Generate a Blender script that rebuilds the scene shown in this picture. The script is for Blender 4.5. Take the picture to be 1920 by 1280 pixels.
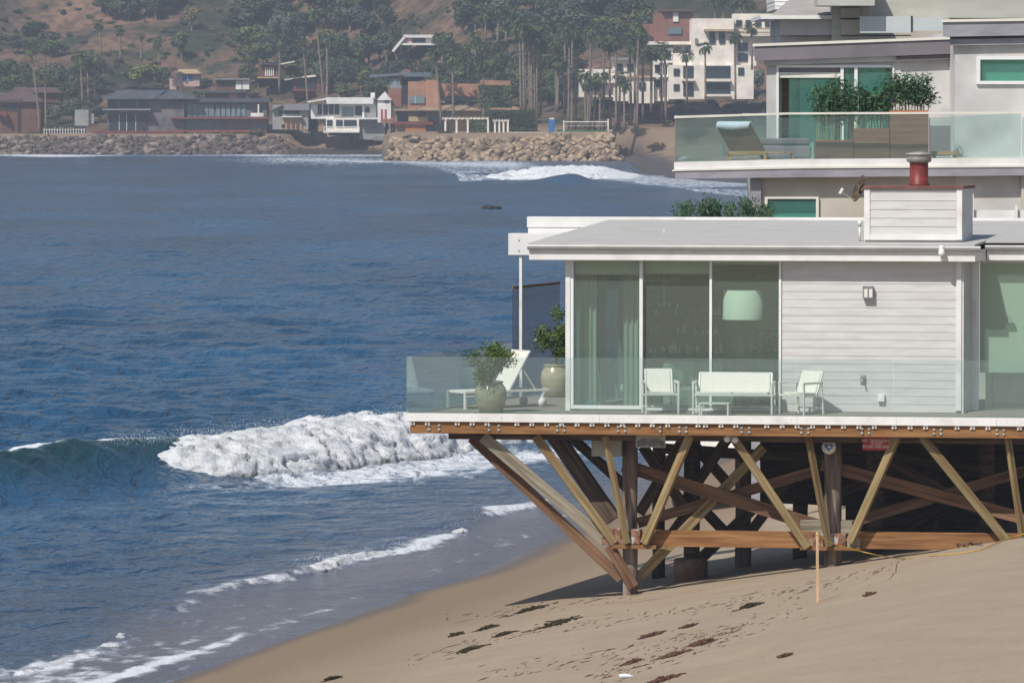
import bpy, math, random
import numpy as np
from mathutils import Vector, Matrix
R = math.radians
random.seed(7)
for o in list(bpy.data.objects): bpy.data.objects.remove(o)
SC = bpy.context.scene
COL = SC.collection
# ---------------------------------------------------------------- camera
F = 10667.0; H = 10.6; PITCH = math.atan(460 / F)
cam = bpy.data.cameras.new("camera"); cam.lens = 200; cam.sensor_width = 36
cam.clip_start = 1; cam.clip_end = 6000
co = bpy.data.objects.new("camera", cam); COL.objects.link(co)
co.location = (0, 0, H); co.rotation_euler = (R(90) - PITCH, 0, 0); SC.camera = co
# ---------------------------------------------------------------- sky, sun, exposure
SUNV = Vector((.50, .75, -1.0)).normalized()          # the way the light travels
EL = math.asin(-SUNV.z); AZ = math.atan2(-SUNV.x, -SUNV.y)
w = bpy.data.worlds.new("World"); SC.world = w; w.use_nodes = True
nt = w.node_tree; bg = nt.nodes["Background"]
sk = nt.nodes.new("ShaderNodeTexSky"); sk.sky_type = 'NISHITA'; sk.sun_disc = False
sk.sun_elevation = EL; sk.sun_rotation = AZ; sk.air_density = 1.0; sk.dust_density = 1.2; sk.ozone_density = 1.5
nt.links.new(sk.outputs[0], bg.inputs[0]); bg.inputs[1].default_value = 0.085
sl = bpy.data.lights.new("sun", 'SUN'); sl.energy = 3.9; sl.angle = R(0.53); sl.color = (1, .955, .885)
so = bpy.data.objects.new("sun", sl); COL.objects.link(so); so.rotation_euler = SUNV.to_track_quat('-Z', 'Y').to_euler()
so.location = (-60, -60, 90)
vs = SC.view_settings; vs.view_transform = 'Standard'; vs.look = 'None'; vs.exposure = 0.12; vs.gamma = 1
SC.cycles.max_bounces = 8; SC.cycles.transparent_max_bounces = 16; SC.cycles.volume_bounces = 0
SC.cycles.diffuse_bounces = 3; SC.cycles.glossy_bounces = 3; SC.cycles.caustics_reflective = False; SC.cycles.caustics_refractive = False
SC.cycles.sample_clamp_indirect = 4

# ---------------------------------------------------------------- helpers
cp, sp = math.cos(PITCH), math.sin(PITCH)
def ray(px, py):
    u = (px - 960) / F; v = (640 - py) / F
    return Vector((u, cp + v * sp, -sp + v * cp))
def at(px, py, Y):
    d = ray(px, py); t = Y / d.y
    return Vector((d.x * t, Y, H + d.z * t))
def atz(px, py, z=0):
    d = ray(px, py); t = (z - H) / d.z
    return Vector((d.x * t, d.y * t, z))
def P(Y): return Y / F                                 # metres in one pixel of the photograph at distance Y

def vnoise(x, y, seed=0):
    xi = np.floor(x).astype(np.int64); yi = np.floor(y).astype(np.int64)
    fx = x - xi; fy = y - yi; fx = fx * fx * (3 - 2 * fx); fy = fy * fy * (3 - 2 * fy)
    def h(a, b):
        n = (a * 374761393 + b * 668265263 + seed * 1442695041) & 0x7fffffff
        n = ((n ^ (n >> 13)) * 1274126177) & 0x7fffffff
        return ((n ^ (n >> 16)) & 0xffff) / 65535.0
    a = h(xi, yi); b = h(xi + 1, yi); c = h(xi, yi + 1); d = h(xi + 1, yi + 1)
    return (a * (1 - fx) + b * fx) * (1 - fy) + (c * (1 - fx) + d * fx) * fy
def fbm(x, y, seed=0, n=4):
    s = 0; a = .5; t = 0
    for i in range(n):
        s = s + a * vnoise(x, y, seed + i * 17); t += a; a *= .5; x = x * 2.03 + 5.1; y = y * 2.03 + 1.7
    return s / t

class MB:
    def __init__(s): s.v = []; s.f = []; s.sm = []
    def add(s, vs, fs, smooth=False):
        n = len(s.v); s.v += [tuple(v) for v in vs]
        s.f += [tuple(i + n for i in f) for f in fs]; s.sm += [smooth] * len(fs); return s
    def box(s, a, b):
        x0, y0, z0 = a; x1, y1, z1 = b
        return s.hexa([(x0, y0, z0), (x1, y0, z0), (x1, y1, z0), (x0, y1, z0)], [(x0, y0, z1), (x1, y0, z1), (x1, y1, z1), (x0, y1, z1)])
    def hexa(s, lo, hi):
        return s.add(list(lo) + list(hi), [(3, 2, 1, 0), (4, 5, 6, 7), (0, 1, 5, 4), (1, 2, 6, 5), (2, 3, 7, 6), (3, 0, 4, 7)])
    def beam(s, p, q, w, h, up=(0, 0, 1)):
        p = Vector(p); q = Vector(q); d = (q - p).normalized(); u = Vector(up)
        if abs(d.dot(u)) > .98: u = Vector((0, 1, 0))
        r = d.cross(u).normalized() * (w / 2); t = r.cross(d).normalized() * (h / 2)
        return s.hexa([p - r - t, p + r - t, p + r + t, p - r + t], [q - r - t, q + r - t, q + r + t, q - r + t])
    def tube(s, pts, rad, n=8, cap=True):
        pts = [Vector(p) for p in pts]; m = len(pts)
        if not hasattr(rad, '__len__'): rad = [rad] * m
        vs = []
        for i, p in enumerate(pts):
            d = (pts[min(i + 1, m - 1)] - pts[max(i - 1, 0)]).normalized()
            u = Vector((0, 0, 1)) if abs(d.z) < .9 else Vector((1, 0, 0))
            a = d.cross(u).normalized(); b = d.cross(a).normalized()
            for k in range(n):
                t = 2 * math.pi * k / n; vs.append(p + (a * math.cos(t) + b * math.sin(t)) * rad[i])
        fs = [(i * n + k, i * n + (k + 1) % n, (i + 1) * n + (k + 1) % n, (i + 1) * n + k) for i in range(m - 1) for k in range(n)]
        if cap: fs += [tuple(range(n))[::-1], tuple((m - 1) * n + k for k in range(n))]
        s.add(vs, fs, n > 6); return s
    def lathe(s, c, prof, n=28):
        vs = []; c = Vector(c)
        for r, z in prof:
            for k in range(n):
                t = 2 * math.pi * k / n; vs.append(c + Vector((r * math.cos(t), r * math.sin(t), z)))
        m = len(prof)
        fs = [(i * n + k, i * n + (k + 1) % n, (i + 1) * n + (k + 1) % n, (i + 1) * n + k) for i in range(m - 1) for k in range(n)]
        s.add(vs, fs, True); s.add([vs[i] for i in range(n)], [tuple(range(n))[::-1]]); s.add([vs[-n + i] for i in range(n)], [tuple(range(n))]); return s
    def prism(s, pts, off):
        n = len(pts); pts = [Vector(p) for p in pts]; off = Vector(off)
        vs = pts + [p + off for p in pts]
        return s.add(vs, [tuple(range(n))[::-1], tuple(range(n, 2 * n))] + [(i, (i + 1) % n, n + (i + 1) % n, n + i) for i in range(n)])
    def mesh(s, name):
        me = bpy.data.meshes.new(name); me.from_pydata(s.v, [], s.f)
        me.polygons.foreach_set("use_smooth", s.sm); me.update(); return me
    def build(s, name, mat, parent=None, bevel=0):
        o = bpy.data.objects.new(name, s.mesh(name)); COL.objects.link(o)
        o.data.materials.append(mat)
        if parent is not None: o.parent = parent
        if bevel:
            m = o.modifiers.new("bevel", 'BEVEL'); m.width = bevel; m.segments = 2; m.limit_method = 'ANGLE'
        return o
def newobj(name, me, parent=None, loc=(0, 0, 0), rot=(0, 0, 0), sc=(1, 1, 1)):
    o = bpy.data.objects.new(name, me); COL.objects.link(o); o.location = loc; o.rotation_euler = rot; o.scale = sc
    if parent is not None: o.parent = parent
    return o
def tag(o, label=None, cat=None, group=None, kind=None):
    if label: o["label"] = label
    if cat: o["category"] = cat
    if group: o["group"] = group
    if kind: o["kind"] = kind
    return o
def thing(name, label, cat, loc=(0, 0, 0), rz=0, group=None):
    o = bpy.data.objects.new(name, None); COL.objects.link(o); o.empty_display_size = .3
    o.location = loc; o.rotation_euler = (0, 0, rz); return tag(o, label, cat, group)
def copy_tree(o, parent=None, top=True):
    c = o.copy(); COL.objects.link(c)
    if parent is not None: c.parent = parent
    for ch in list(o.children): copy_tree(ch, c, False)
    return c
def timber(name, p, q, w, h, mat, parent, bevel=.006, twist=0):
    """a beam whose own X axis runs along it, so the grain follows it"""
    p = Vector(p); q = Vector(q); L = (q - p).length; d = (q - p).normalized()
    o = MB().box((0, -w / 2, -h / 2), (L, w / 2, h / 2)).build(name, mat, parent, bevel)
    o.matrix_local = Matrix.Translation(p) @ d.to_track_quat('X', 'Z').to_matrix().to_4x4() @ Matrix.Rotation(twist, 4, 'X')
    return o

# ---------------------------------------------------------------- materials
def mat(name):
    m = bpy.data.materials.new(name); m.use_nodes = True
    n = m.node_tree; return m, n, n.nodes["Principled BSDF"]
def N(nt, t, **k):
    n = nt.nodes.new(t)
    for a, b in k.items(): setattr(n, a, b)
    return n
def noisy(name, c1, c2, scale=3, stretch=(1, 1, 1), rough=.7, detail=5, bump=0, bscale=None, c3=None, sc3=.4, th3=(.55, .7), contrast=(.35, .65), spec=.3, objrand=0, coord='Object', dist=0.01, metallic=0):
    m, nt, b = mat(name); L = nt.links
    tc = N(nt, "ShaderNodeTexCoord"); mp = N(nt, "ShaderNodeMapping"); mp.inputs['Scale'].default_value = stretch
    L.new(tc.outputs[coord], mp.inputs[0]); vec = mp.outputs[0]
    if objrand:
        oi = N(nt, "ShaderNodeObjectInfo"); ad = N(nt, "ShaderNodeVectorMath", operation='ADD'); mu = N(nt, "ShaderNodeMath", operation='MULTIPLY'); mu.inputs[1].default_value = 57
        L.new(oi.outputs['Random'], mu.inputs[0]); L.new(vec, ad.inputs[0]); L.new(mu.outputs[0], ad.inputs[1]); vec = ad.outputs[0]
    nz = N(nt, "ShaderNodeTexNoise"); nz.inputs['Scale'].default_value = scale; nz.inputs['Detail'].default_value = detail; L.new(vec, nz.inputs['Vector'])
    cr = N(nt, "ShaderNodeValToRGB"); cr.color_ramp.elements[0].position = contrast[0]; cr.color_ramp.elements[1].position = contrast[1]
    cr.color_ramp.elements[0].color = (*c1, 1); cr.color_ramp.elements[1].color = (*c2, 1); L.new(nz.outputs[0], cr.inputs[0])
    col = cr.outputs[0]
    if c3:
        n3 = N(nt, "ShaderNodeTexNoise"); n3.inputs['Scale'].default_value = sc3; n3.inputs['Detail'].default_value = 6; L.new(vec, n3.inputs['Vector'])
        mr = N(nt, "ShaderNodeMapRange"); mr.inputs['From Min'].default_value = th3[0]; mr.inputs['From Max'].default_value = th3[1]; L.new(n3.outputs[0], mr.inputs[0])
        mx = N(nt, "ShaderNodeMix", data_type='RGBA'); L.new(mr.outputs[0], mx.inputs[0]); L.new(col, mx.inputs[6]); mx.inputs[7].default_value = (*c3, 1); col = mx.outputs[2]
    if objrand:
        hs = N(nt, "ShaderNodeHueSaturation"); m2 = N(nt, "ShaderNodeMapRange"); m2.inputs['To Min'].default_value = 1 - objrand; m2.inputs['To Max'].default_value = 1 + objrand
        L.new(oi.outputs['Random'], m2.inputs[0]); L.new(m2.outputs[0], hs.inputs['Value']); L.new(col, hs.inputs['Color']); col = hs.outputs[0]
    L.new(col, b.inputs['Base Color']); b.inputs['Roughness'].default_value = rough; b.inputs['Specular IOR Level'].default_value = spec; b.inputs['Metallic'].default_value = metallic
    if bump:
        nb = N(nt, "ShaderNodeTexNoise"); nb.inputs['Scale'].default_value = bscale or scale * 3; nb.inputs['Detail'].default_value = 4; L.new(vec, nb.inputs['Vector'])
        bp = N(nt, "ShaderNodeBump"); bp.inputs['Strength'].default_value = bump; bp.inputs['Distance'].default_value = dist; L.new(nb.outputs[0], bp.inputs['Height']); L.new(bp.outputs[0], b.inputs['Normal'])
    return m
def glass(name, tint, sheen=0.0, boost=1.0, rough=0.0, sheencol=(.75, .85, .82), refl=.95):
    m, nt, b = mat(name); L = nt.links; nt.nodes.remove(b); out = nt.nodes["Material Output"]
    lw = N(nt, "ShaderNodeLayerWeight"); lw.inputs[0].default_value = .5
    pw = N(nt, "ShaderNodeMath", operation='POWER'); pw.inputs[1].default_value = 5; L.new(lw.outputs['Facing'], pw.inputs[0])
    ma = N(nt, "ShaderNodeMath", operation='MULTIPLY_ADD', use_clamp=True); ma.inputs[1].default_value = refl; ma.inputs[2].default_value = .045 * boost; L.new(pw.outputs[0], ma.inputs[0])
    tr = N(nt, "ShaderNodeBsdfTransparent"); tr.inputs[0].default_value = (*tint, 1)
    gl = N(nt, "ShaderNodeBsdfGlossy"); gl.inputs['Roughness'].default_value = rough; gl.inputs[0].default_value = (1, 1, 1, 1)
    mx = N(nt, "ShaderNodeMixShader"); L.new(ma.outputs[0], mx.inputs[0]); L.new(tr.outputs[0], mx.inputs[1]); L.new(gl.outputs[0], mx.inputs[2]); s = mx.outputs[0]
    if sheen:
        df = N(nt, "ShaderNodeBsdfDiffuse"); df.inputs[0].default_value = (*sheencol, 1)  # diffuse share paints dusty glass and reflected sky as one pale veil
        m2 = N(nt, "ShaderNodeMixShader"); m2.inputs[0].default_value = sheen; L.new(s, m2.inputs[1]); L.new(df.outputs[0], m2.inputs[2]); s = m2.outputs[0]
    L.new(s, out.inputs[0]); return m
M = {}
M['white'] = noisy('white_paint', (.72, .71, .69), (.80, .79, .77), 2.2, rough=.45, c3=(.58, .55, .49), sc3=1.6, th3=(.52, .82))
M['whiteclean'] = noisy('white_aluminium', (.76, .76, .75), (.8, .8, .79), 4, rough=.35)
M['siding'] = noisy('siding', (.565, .555, .54), (.63, .62, .605), 2, (1, 1, 6), rough=.6, c3=(.50, .485, .46), sc3=1.1, th3=(.55, .8))
M['roof'] = noisy('roof_felt', (.40, .39, .375), (.52, .51, .49), 1.6, (.6, 5, 5), rough=.85, bump=.25, bscale=8, c3=(.30, .285, .22), sc3=1.6, th3=(.52, .78))
M['gutter'] = noisy('gutter_grey', (.42, .42, .41), (.5, .5, .49), 3, rough=.4)
M['wood_new'] = noisy('treated_wood', (.15, .066, .022), (.33, .170, .068), 2.2, (.55, 9, 9), rough=.7, detail=7, bump=.3, objrand=.12, c3=(.11, .035, .014), sc3=1.4, th3=(.56, .76), contrast=(.3, .7))
M['wood_tan'] = noisy('weathered_wood', (.15, .105, .045), (.36, .285, .15), 1.8, (.5, 9, 9), rough=.8, detail=7, bump=.4, objrand=.18, c3=(.17, .085, .035), sc3=1.3, th3=(.48, .74), contrast=(.3, .7))
M['wood_grey'] = noisy('bleached_wood', (.18, .15, .105), (.42, .375, .29), 1.6, (.5, 9, 9), rough=.85, detail=7, bump=.5, objrand=.12, c3=(.12, .095, .06), sc3=1.2, th3=(.55, .8), contrast=(.3, .7))
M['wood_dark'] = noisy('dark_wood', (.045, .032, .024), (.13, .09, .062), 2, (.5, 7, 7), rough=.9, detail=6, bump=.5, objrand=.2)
M['wood_mid'] = noisy('brown_wood', (.10, .052, .03), (.23, .135, .08), 1.8, (.5, 8, 8), rough=.85, detail=7, bump=.4, objrand=.2)
M['pile'] = noisy('pile_wood', (.075, .055, .045), (.24, .17, .13), 2.2, (5, 5, .6), rough=.95, detail=7, bump=.7, dist=.02, c3=(.38, .33, .29), sc3=1.2, th3=(.52, .72))
M['concrete'] = noisy('stained_concrete', (.16, .11, .08), (.32, .25, .2), 2.5, rough=.95, bump=.6, c3=(.20, .10, .06), sc3=1.0, th3=(.5, .65))
M['deckwood'] = noisy('deck_boards', (.17, .155, .13), (.33, .30, .26), 2, (.5, 10, 1), rough=.85)
M['metal'] = noisy('galvanised', (.30, .29, .27), (.42, .41, .39), 12, rough=.6, metallic=.3)
M['rust'] = noisy('rusty_steel', (.12, .045, .025), (.32, .19, .13), 9, rough=.8, bump=.4, c3=(.45, .42, .38), sc3=6, th3=(.55, .6))
M['dark'] = noisy('black_lamp_base', (.02, .02, .02), (.035, .033, .03), 3, rough=.9)  # near-black finish of the floor lamp's base
M['glass'] = glass('window_glass', (.84, .915, .88), 0.08, 1.6, sheencol=(.44, .56, .50))
M['railglass'] = glass('rail_glass', (.92, .965, .96), .055, 1.3, sheencol=(.48,.64,.64), refl=.42)
M['tintglass'] = glass('tinted_glass', (.40, .56, .66), .03, 1.0, refl=.22)
M['railside'] = glass('side_rail_glass', (.80, .91, .92), .04, 1.2, sheencol=(.42, .60, .62), refl=.70)
M['railclear'] = glass('terrace_glass', (.84, .93, .92), .065, 1.2, sheencol=(.36, .52, .56), refl=.5)
M['tintglass2'] = glass('tinted_rail_glass', (.74, .84, .86), .05, 1.0, refl=.6, sheencol=(.4,.5,.52))
M['teal'] = glass('teal_glass', (.56, .82, .77), .12, 1.3, sheencol=(.26, .55, .50))
M['sling'] = noisy('sling_fabric', (.66, .64, .56), (.74, .72, .64), 30, rough=.8)
M['frame_w'] = noisy('powder_coat', (.72, .71, .66), (.78, .77, .72), 5, rough=.4)
M['pot'] = noisy('glazed_pot', (.30, .27, .17), (.42, .39, .28), 3, (1, 1, 4), rough=.22, spec=.6, c3=(.34, .22, .11), sc3=2.2, th3=(.55, .8))
M['leaf'] = noisy('citrus_leaf', (.02, .05, .012), (.13, .19, .035), 9, rough=.45, detail=2, contrast=(.3, .65))
M['bamboo'] = noisy('bamboo_leaf', (.02, .06, .025), (.07, .16, .06), 5, rough=.5, detail=2, contrast=(.35, .65))
M['stalk'] = noisy('bamboo_stalk', (.24, .24, .10), (.40, .37, .2), 5, rough=.5)
M['soil'] = noisy('soil', (.04, .03, .02), (.07, .05, .04), 20, rough=.95)
M['branch'] = noisy('bark', (.16, .12, .09), (.3, .25, .2), 6, rough=.9)
M['stucco'] = noisy('stucco', (.50, .48, .465), (.60, .58, .565), 1.2, rough=.9, bump=.3, bscale=30, c3=(.40, .385, .37), sc3=.8, th3=(.55, .8))
M['stucco_warm'] = noisy('stucco_warm', (.46, .42, .36), (.54, .50, .44), 1.0, rough=.9, bump=.3, bscale=30)
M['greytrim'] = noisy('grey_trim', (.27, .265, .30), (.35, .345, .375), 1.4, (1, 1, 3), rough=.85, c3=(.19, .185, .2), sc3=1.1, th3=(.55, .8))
M['darktrim'] = noisy('mauve_grey_trim', (.165, .15, .165), (.215, .195, .215), 1.0, rough=.85)
M['blacktrim'] = noisy('black_trim', (.03, .028, .035), (.05, .045, .055), 2, rough=.7)
M['cream'] = noisy('cream_cap', (.68, .66, .58), (.76, .74, .66), 2, rough=.6)
M['planter'] = noisy('planter_boards', (.185, .080, .050), (.27, .13, .085), 1.5, (.7, 1, 9), rough=.7, bump=.2)
M['teak_shaded'] = noisy('shaded_teak', (.085, .038, .02), (.15, .075, .038), 2, (1, 8, 8), rough=.65)  # teak darkened to carry the lounger backrest's shade in its colour
M['teak'] = noisy('teak', (.30, .16, .06), (.48, .29, .13), 2, (1, 8, 8), rough=.65)
M['towel'] = noisy('towel', (.62, .65, .74), (.72, .75, .82), 10, rough=.95)
M['curtain'] = noisy('curtain', (.32, .38, .34), (.45, .5, .45), 3, (9, 9, .3), rough=.9)
M['blind'] = noisy('roller_blind', (.66, .70, .62), (.70, .74, .66), 2, rough=.9)
M['wallin'] = noisy('interior_wall', (.46, .50, .42), (.60, .63, .54), 1.5, rough=.9)
M['shade'] = noisy('lamp_shade', (.8, .84, .76), (.86, .88, .8), 3, rough=.9)
M['blue'] = noisy('blue_cloth', (.05, .2, .42), (.1, .3, .5), 6, rough=.8)
M['red'] = noisy('red_flue', (.15, .025, .022), (.23, .045, .038), 3, (1, 1, 3), rough=.45, c3=(.13, .05, .04), sc3=4, th3=(.6, .7))
M['redflash'] = noisy('red_flashing', (.13, .06, .055), (.22, .10, .085), 5, (1, 1, 1), rough=.7)
M['signred'] = noisy('red_sign', (.36, .03, .035), (.42, .05, .05), 6, rough=.5)
M['signgrey'] = noisy('faded_sign', (.36, .34, .30), (.44, .42, .37), 6, rough=.7)
M['signtext'] = noisy('sign_text', (.09, .085, .075), (.12, .11, .1), 6, rough=.7)
M['signpink'] = noisy('sign_letters', (.6, .48, .45), (.68, .55, .5), 6, rough=.7)
M['signblue'] = noisy('blue_emblem', (.02, .12, .36), (.04, .2, .5), 6, rough=.5)
M['boxgrey'] = noisy('utility_grey', (.34, .33, .29), (.42, .41, .36), 3, rough=.6)
M['rope'] = noisy('yellow_rope', (.5, .30, .04), (.6, .38, .07), 20, rough=.8)
M['stake'] = noisy('pale_stake', (.48, .33, .18), (.62, .46, .28), 3, (8, 8, .6), rough=.75)
M['weed'] = noisy('kelp', (.018, .016, .006), (.05, .035, .012), 12, rough=.6)
M['weedred'] = noisy('kelp_red', (.06, .028, .016), (.13, .06, .035), 12, rough=.7)
# ================================================================ SETTING: sand, sea, hill
SHY = [30, 60, 80, 103, 113, 126, 135, 147, 180, 250, 400, 600, 685, 729, 800, 880, 942, 1400]
SHX = [-20, -14.4, -11.6, -6.7, -4.3, -1.3, .5, 2.3, 8, 20, 33, 34, 29, 20, 18, 19, 18, 18]
def xs(y): return np.interp(y, SHY, SHX)
def Zbeach(x, y):
    t = x - xs(y)
    z = .148 * t
    z = np.where(z > 2.4, 2.4 + (z - 2.4) * .35, z)
    z = z + .10 * np.exp(-((x - 9.5) / 3.5) ** 2) * (1 - 1 / (1 + np.exp(-(y - 105.6) * 4)))
    z = z + (fbm(x * .3, y * .06, 3) - .5) * .02 * np.clip(t / 4, 0, 1) + (fbm(x * 2.6, y * 2.2, 9) - .5) * .004 * np.clip(t / 3, 0, 1)
    # a low storm-cut step that runs up the beach
    lx = np.interp(y, [60, 84, 92, 100, 106, 112], [1.5, 3.2, 4.6, 6.2, 8.0, 11])
    z = z + .10 / (1 + np.exp(-(x - lx + (fbm(x, y * .6, 5) - .5) * 1.2) * 5)) * np.clip((108 - y) / 4, 0, 1) - .05
    return z + .05 * np.clip(1 - t / 6, 0, 1)
def grid(name, X, Y, Z, material, attrs=None, smooth=True):
    nr, nc = X.shape; me = bpy.data.meshes.new(name); n = nr * nc
    me.vertices.add(n); me.vertices.foreach_set("co", np.stack([X, Y, Z], -1).reshape(-1).astype(np.float32))
    i = np.arange(n).reshape(nr, nc); q = np.stack([i[:-1, :-1], i[:-1, 1:], i[1:, 1:], i[1:, :-1]], -1).reshape(-1).astype(np.int32)
    nf = len(q) // 4; me.loops.add(nf * 4); me.loops.foreach_set("vertex_index", q)
    me.polygons.add(nf); me.polygons.foreach_set("loop_start", np.arange(nf, dtype=np.int32) * 4); me.polygons.foreach_set("loop_total", np.full(nf, 4, np.int32))
    if smooth: me.polygons.foreach_set("use_smooth", np.ones(nf, bool))
    for k, a in (attrs or {}).items():
        at_ = me.attributes.new(k, 'FLOAT', 'POINT'); at_.data.foreach_set("value", a.reshape(-1).astype(np.float32))
    me.update(); me.validate(); me.materials.append(material)
    o = bpy.data.objects.new(name, me); COL.objects.link(o); return o

# --- sand
def sand_mat():
    m, nt, b = mat("sand"); L = nt.links
    tc = N(nt, "ShaderNodeTexCoord"); at_ = N(nt, "ShaderNodeAttribute", attribute_name="wet"); dr = N(nt, "ShaderNodeAttribute", attribute_name="damp")
    n1 = N(nt, "ShaderNodeTexNoise"); n1.inputs['Scale'].default_value = .8; n1.inputs['Detail'].default_value = 8; L.new(tc.outputs['Object'], n1.inputs[0])
    n2 = N(nt, "ShaderNodeTexNoise"); n2.inputs['Scale'].default_value = 30; n2.inputs['Detail'].default_value = 5; L.new(tc.outputs['Object'], n2.inputs[0])
    cr = N(nt, "ShaderNodeValToRGB"); cr.color_ramp.elements[0].color = (.31, .238, .165, 1); cr.color_ramp.elements[1].color = (.39, .307, .222, 1)
    cr.color_ramp.elements[0].position = .15; cr.color_ramp.elements[1].position = .85; L.new(n1.outputs[0], cr.inputs[0])
    m1 = N(nt, "ShaderNodeMix", data_type='RGBA', blend_type='MULTIPLY'); m1.inputs[0].default_value = .45; L.new(cr.outputs[0], m1.inputs[6]); L.new(n2.outputs['Color'], m1.inputs[7])
    cr2 = N(nt, "ShaderNodeMix", data_type='RGBA', blend_type='MIX'); L.new(dr.outputs['Fac'], cr2.inputs[0]); L.new(cr.outputs[0], cr2.inputs[6]); cr2.inputs[7].default_value = (.235, .172, .115, 1)
    sp_ = N(nt, "ShaderNodeTexNoise"); sp_.inputs['Scale'].default_value = 13; sp_.inputs['Detail'].default_value = 7; sp_.inputs['Roughness'].default_value = .75; L.new(tc.outputs['Object'], sp_.inputs[0])
    mr = N(nt, "ShaderNodeMapRange"); mr.inputs['From Min'].default_value = .34; mr.inputs['From Max'].default_value = .52; mr.inputs['To Min'].default_value = .80; mr.inputs['To Max'].default_value = 1; L.new(sp_.outputs[0], mr.inputs[0])
    m4 = N(nt, "ShaderNodeMix", data_type='RGBA', blend_type='MULTIPLY'); m4.inputs[0].default_value = 1; L.new(cr2.outputs[2], m4.inputs[6]); L.new(mr.outputs[0], m4.inputs[7])
    # thin drift lines of dark weed crumbs
    mp = N(nt, "ShaderNodeMapping"); mp.inputs['Rotation'].default_value = (0, 0, R(-80)); mp.inputs['Scale'].default_value = (.22, 2.6, 1); L.new(tc.outputs['Object'], mp.inputs[0])
    n3 = N(nt, "ShaderNodeTexNoise"); n3.inputs['Scale'].default_value = 1.5; n3.inputs['Detail'].default_value = 9; n3.inputs['Roughness'].default_value = .72; L.new(mp.outputs[0], n3.inputs[0])
    dm = N(nt, "ShaderNodeAttribute", attribute_name="drift")
    mu = N(nt, "ShaderNodeMath", operation='MULTIPLY'); r3 = N(nt, "ShaderNodeMapRange"); r3.inputs['From Min'].default_value = .60; r3.inputs['From Max'].default_value = .67; L.new(n3.outputs[0], r3.inputs[0])
    L.new(r3.outputs[0], mu.inputs[0]); L.new(dm.outputs['Fac'], mu.inputs[1])
    m5 = N(nt, "ShaderNodeMix", data_type='RGBA'); L.new(mu.outputs[0], m5.inputs[0]); L.new(m4.outputs[2], m5.inputs[6]); m5.inputs[7].default_value = (.075, .05, .032, 1)
    m3 = N(nt, "ShaderNodeMix", data_type='RGBA'); L.new(at_.outputs['Fac'], m3.inputs[0]); L.new(m5.outputs[2], m3.inputs[6]); m3.inputs[7].default_value = (.095, .070, .055, 1)
    L.new(m3.outputs[2], b.inputs['Base Color'])
    rr = N(nt, "ShaderNodeMapRange"); rr.inputs['To Min'].default_value = .95; rr.inputs['To Max'].default_value = .16; L.new(at_.outputs['Fac'], rr.inputs[0]); L.new(rr.outputs[0], b.inputs['Roughness'])
    b.inputs['Specular IOR Level'].default_value = .35
    bp = N(nt, "ShaderNodeBump"); bp.inputs['Distance'].default_value = .022; n4 = N(nt, "ShaderNodeTexNoise"); n4.inputs['Scale'].default_value = 9; n4.inputs['Detail'].default_value = 8; n4.inputs['Roughness'].default_value = .7; L.new(tc.outputs['Object'], n4.inputs[0])
    iv = N(nt, "ShaderNodeMapRange"); iv.inputs['To Min'].default_value = .45; iv.inputs['To Max'].default_value = .02; L.new(at_.outputs['Fac'], iv.inputs[0]); L.new(iv.outputs[0], bp.inputs['Strength'])
    L.new(n4.outputs[0], bp.inputs['Height']); L.new(bp.outputs[0], b.inputs['Normal']); return m
M['sand'] = sand_mat()
ya = np.concatenate([np.arange(40, 135, .16), 135 * 1.02 ** np.arange(0, 84)]); ta = np.concatenate([np.arange(-9, 26, .12), np.arange(26, 90, 3)])
Y, T = np.meshgrid(ya, ta, indexing='ij'); X = xs(Y) + T
Z = Zbeach(X, Y)
wl = (fbm(X * .3, Y * .12, 21) - .5) * 1.6
wet = np.clip(1 - (T + wl - .5) / 1.1, 0, 1) ** 1.2; damp = np.clip(1 - (T + wl - 3.2) / 4.0, 0, 1)
drift = np.clip(1 - np.abs((T - 8.3 + (fbm(X * .2, Y * .1, 4) - .5) * 4) / 3.4), 0, 1) * np.clip((112 - Y) / 6, 0, 1)
tag(grid("sand_beach", X, Y, Z, M['sand'], {'wet': wet, 'damp': damp, 'drift': drift}), kind='structure')

# --- hill and far shore
def G(x, y):
    x = np.asarray(x, float); y = np.asarray(y, float)
    fr = np.interp(x, [-400, -42, -38, -24, -20, 8, 17, 20], [1031, 1031, 1040, 1040, 931, 931, 929, 925]) + (fbm(x * .15, y * .02, 31) - .5) * 8
    run = np.interp(x, [-400, -42, -39, -23, -20, 30], [13, 13, 46, 46, 13, 13]); pl = np.interp(x, [-400, -42, -38, -24, -20, 30], [3.6, 3.6, 3.4, 3.4, 4.35, 4.6])
    z = pl * np.clip((y - fr) / run, -.3, 1)
    s0 = np.interp(x, [-400, -60, -20, 20, 60], [1088, 1082, 1040, 985, 985])
    e = np.clip(y - s0, 0, None); z = z + .19 * np.minimum(e, 95) + .42 * np.clip(e - 95, 0, 260)
    z = z + (fbm(x * .03, y * .03, 41) - .5) * 9 * np.clip(e / 60, 0, 1) + (fbm(x * .12, y * .1, 43) - .5) * 2.4 * np.clip(e / 40, 0, 1)
    t = x - xs(y) + (fbm(x * .1, y * .1, 47) - .5) * 5
    b = np.interp(t, [-30, 0, 13, 20, 34, 60], [-4, 0, 2.3, 6.2, 9.8, 14]) * np.clip((y - 640) / 40, 0, 1) * np.interp(x, [17.5, 21], [0, 1])
    b = b * np.interp(y, [640, 700, 1200, 1400], [1, 1, 1, 1])
    return np.where(x < 17, z, np.maximum(b, np.where(y > 985, z, -5)))
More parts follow.
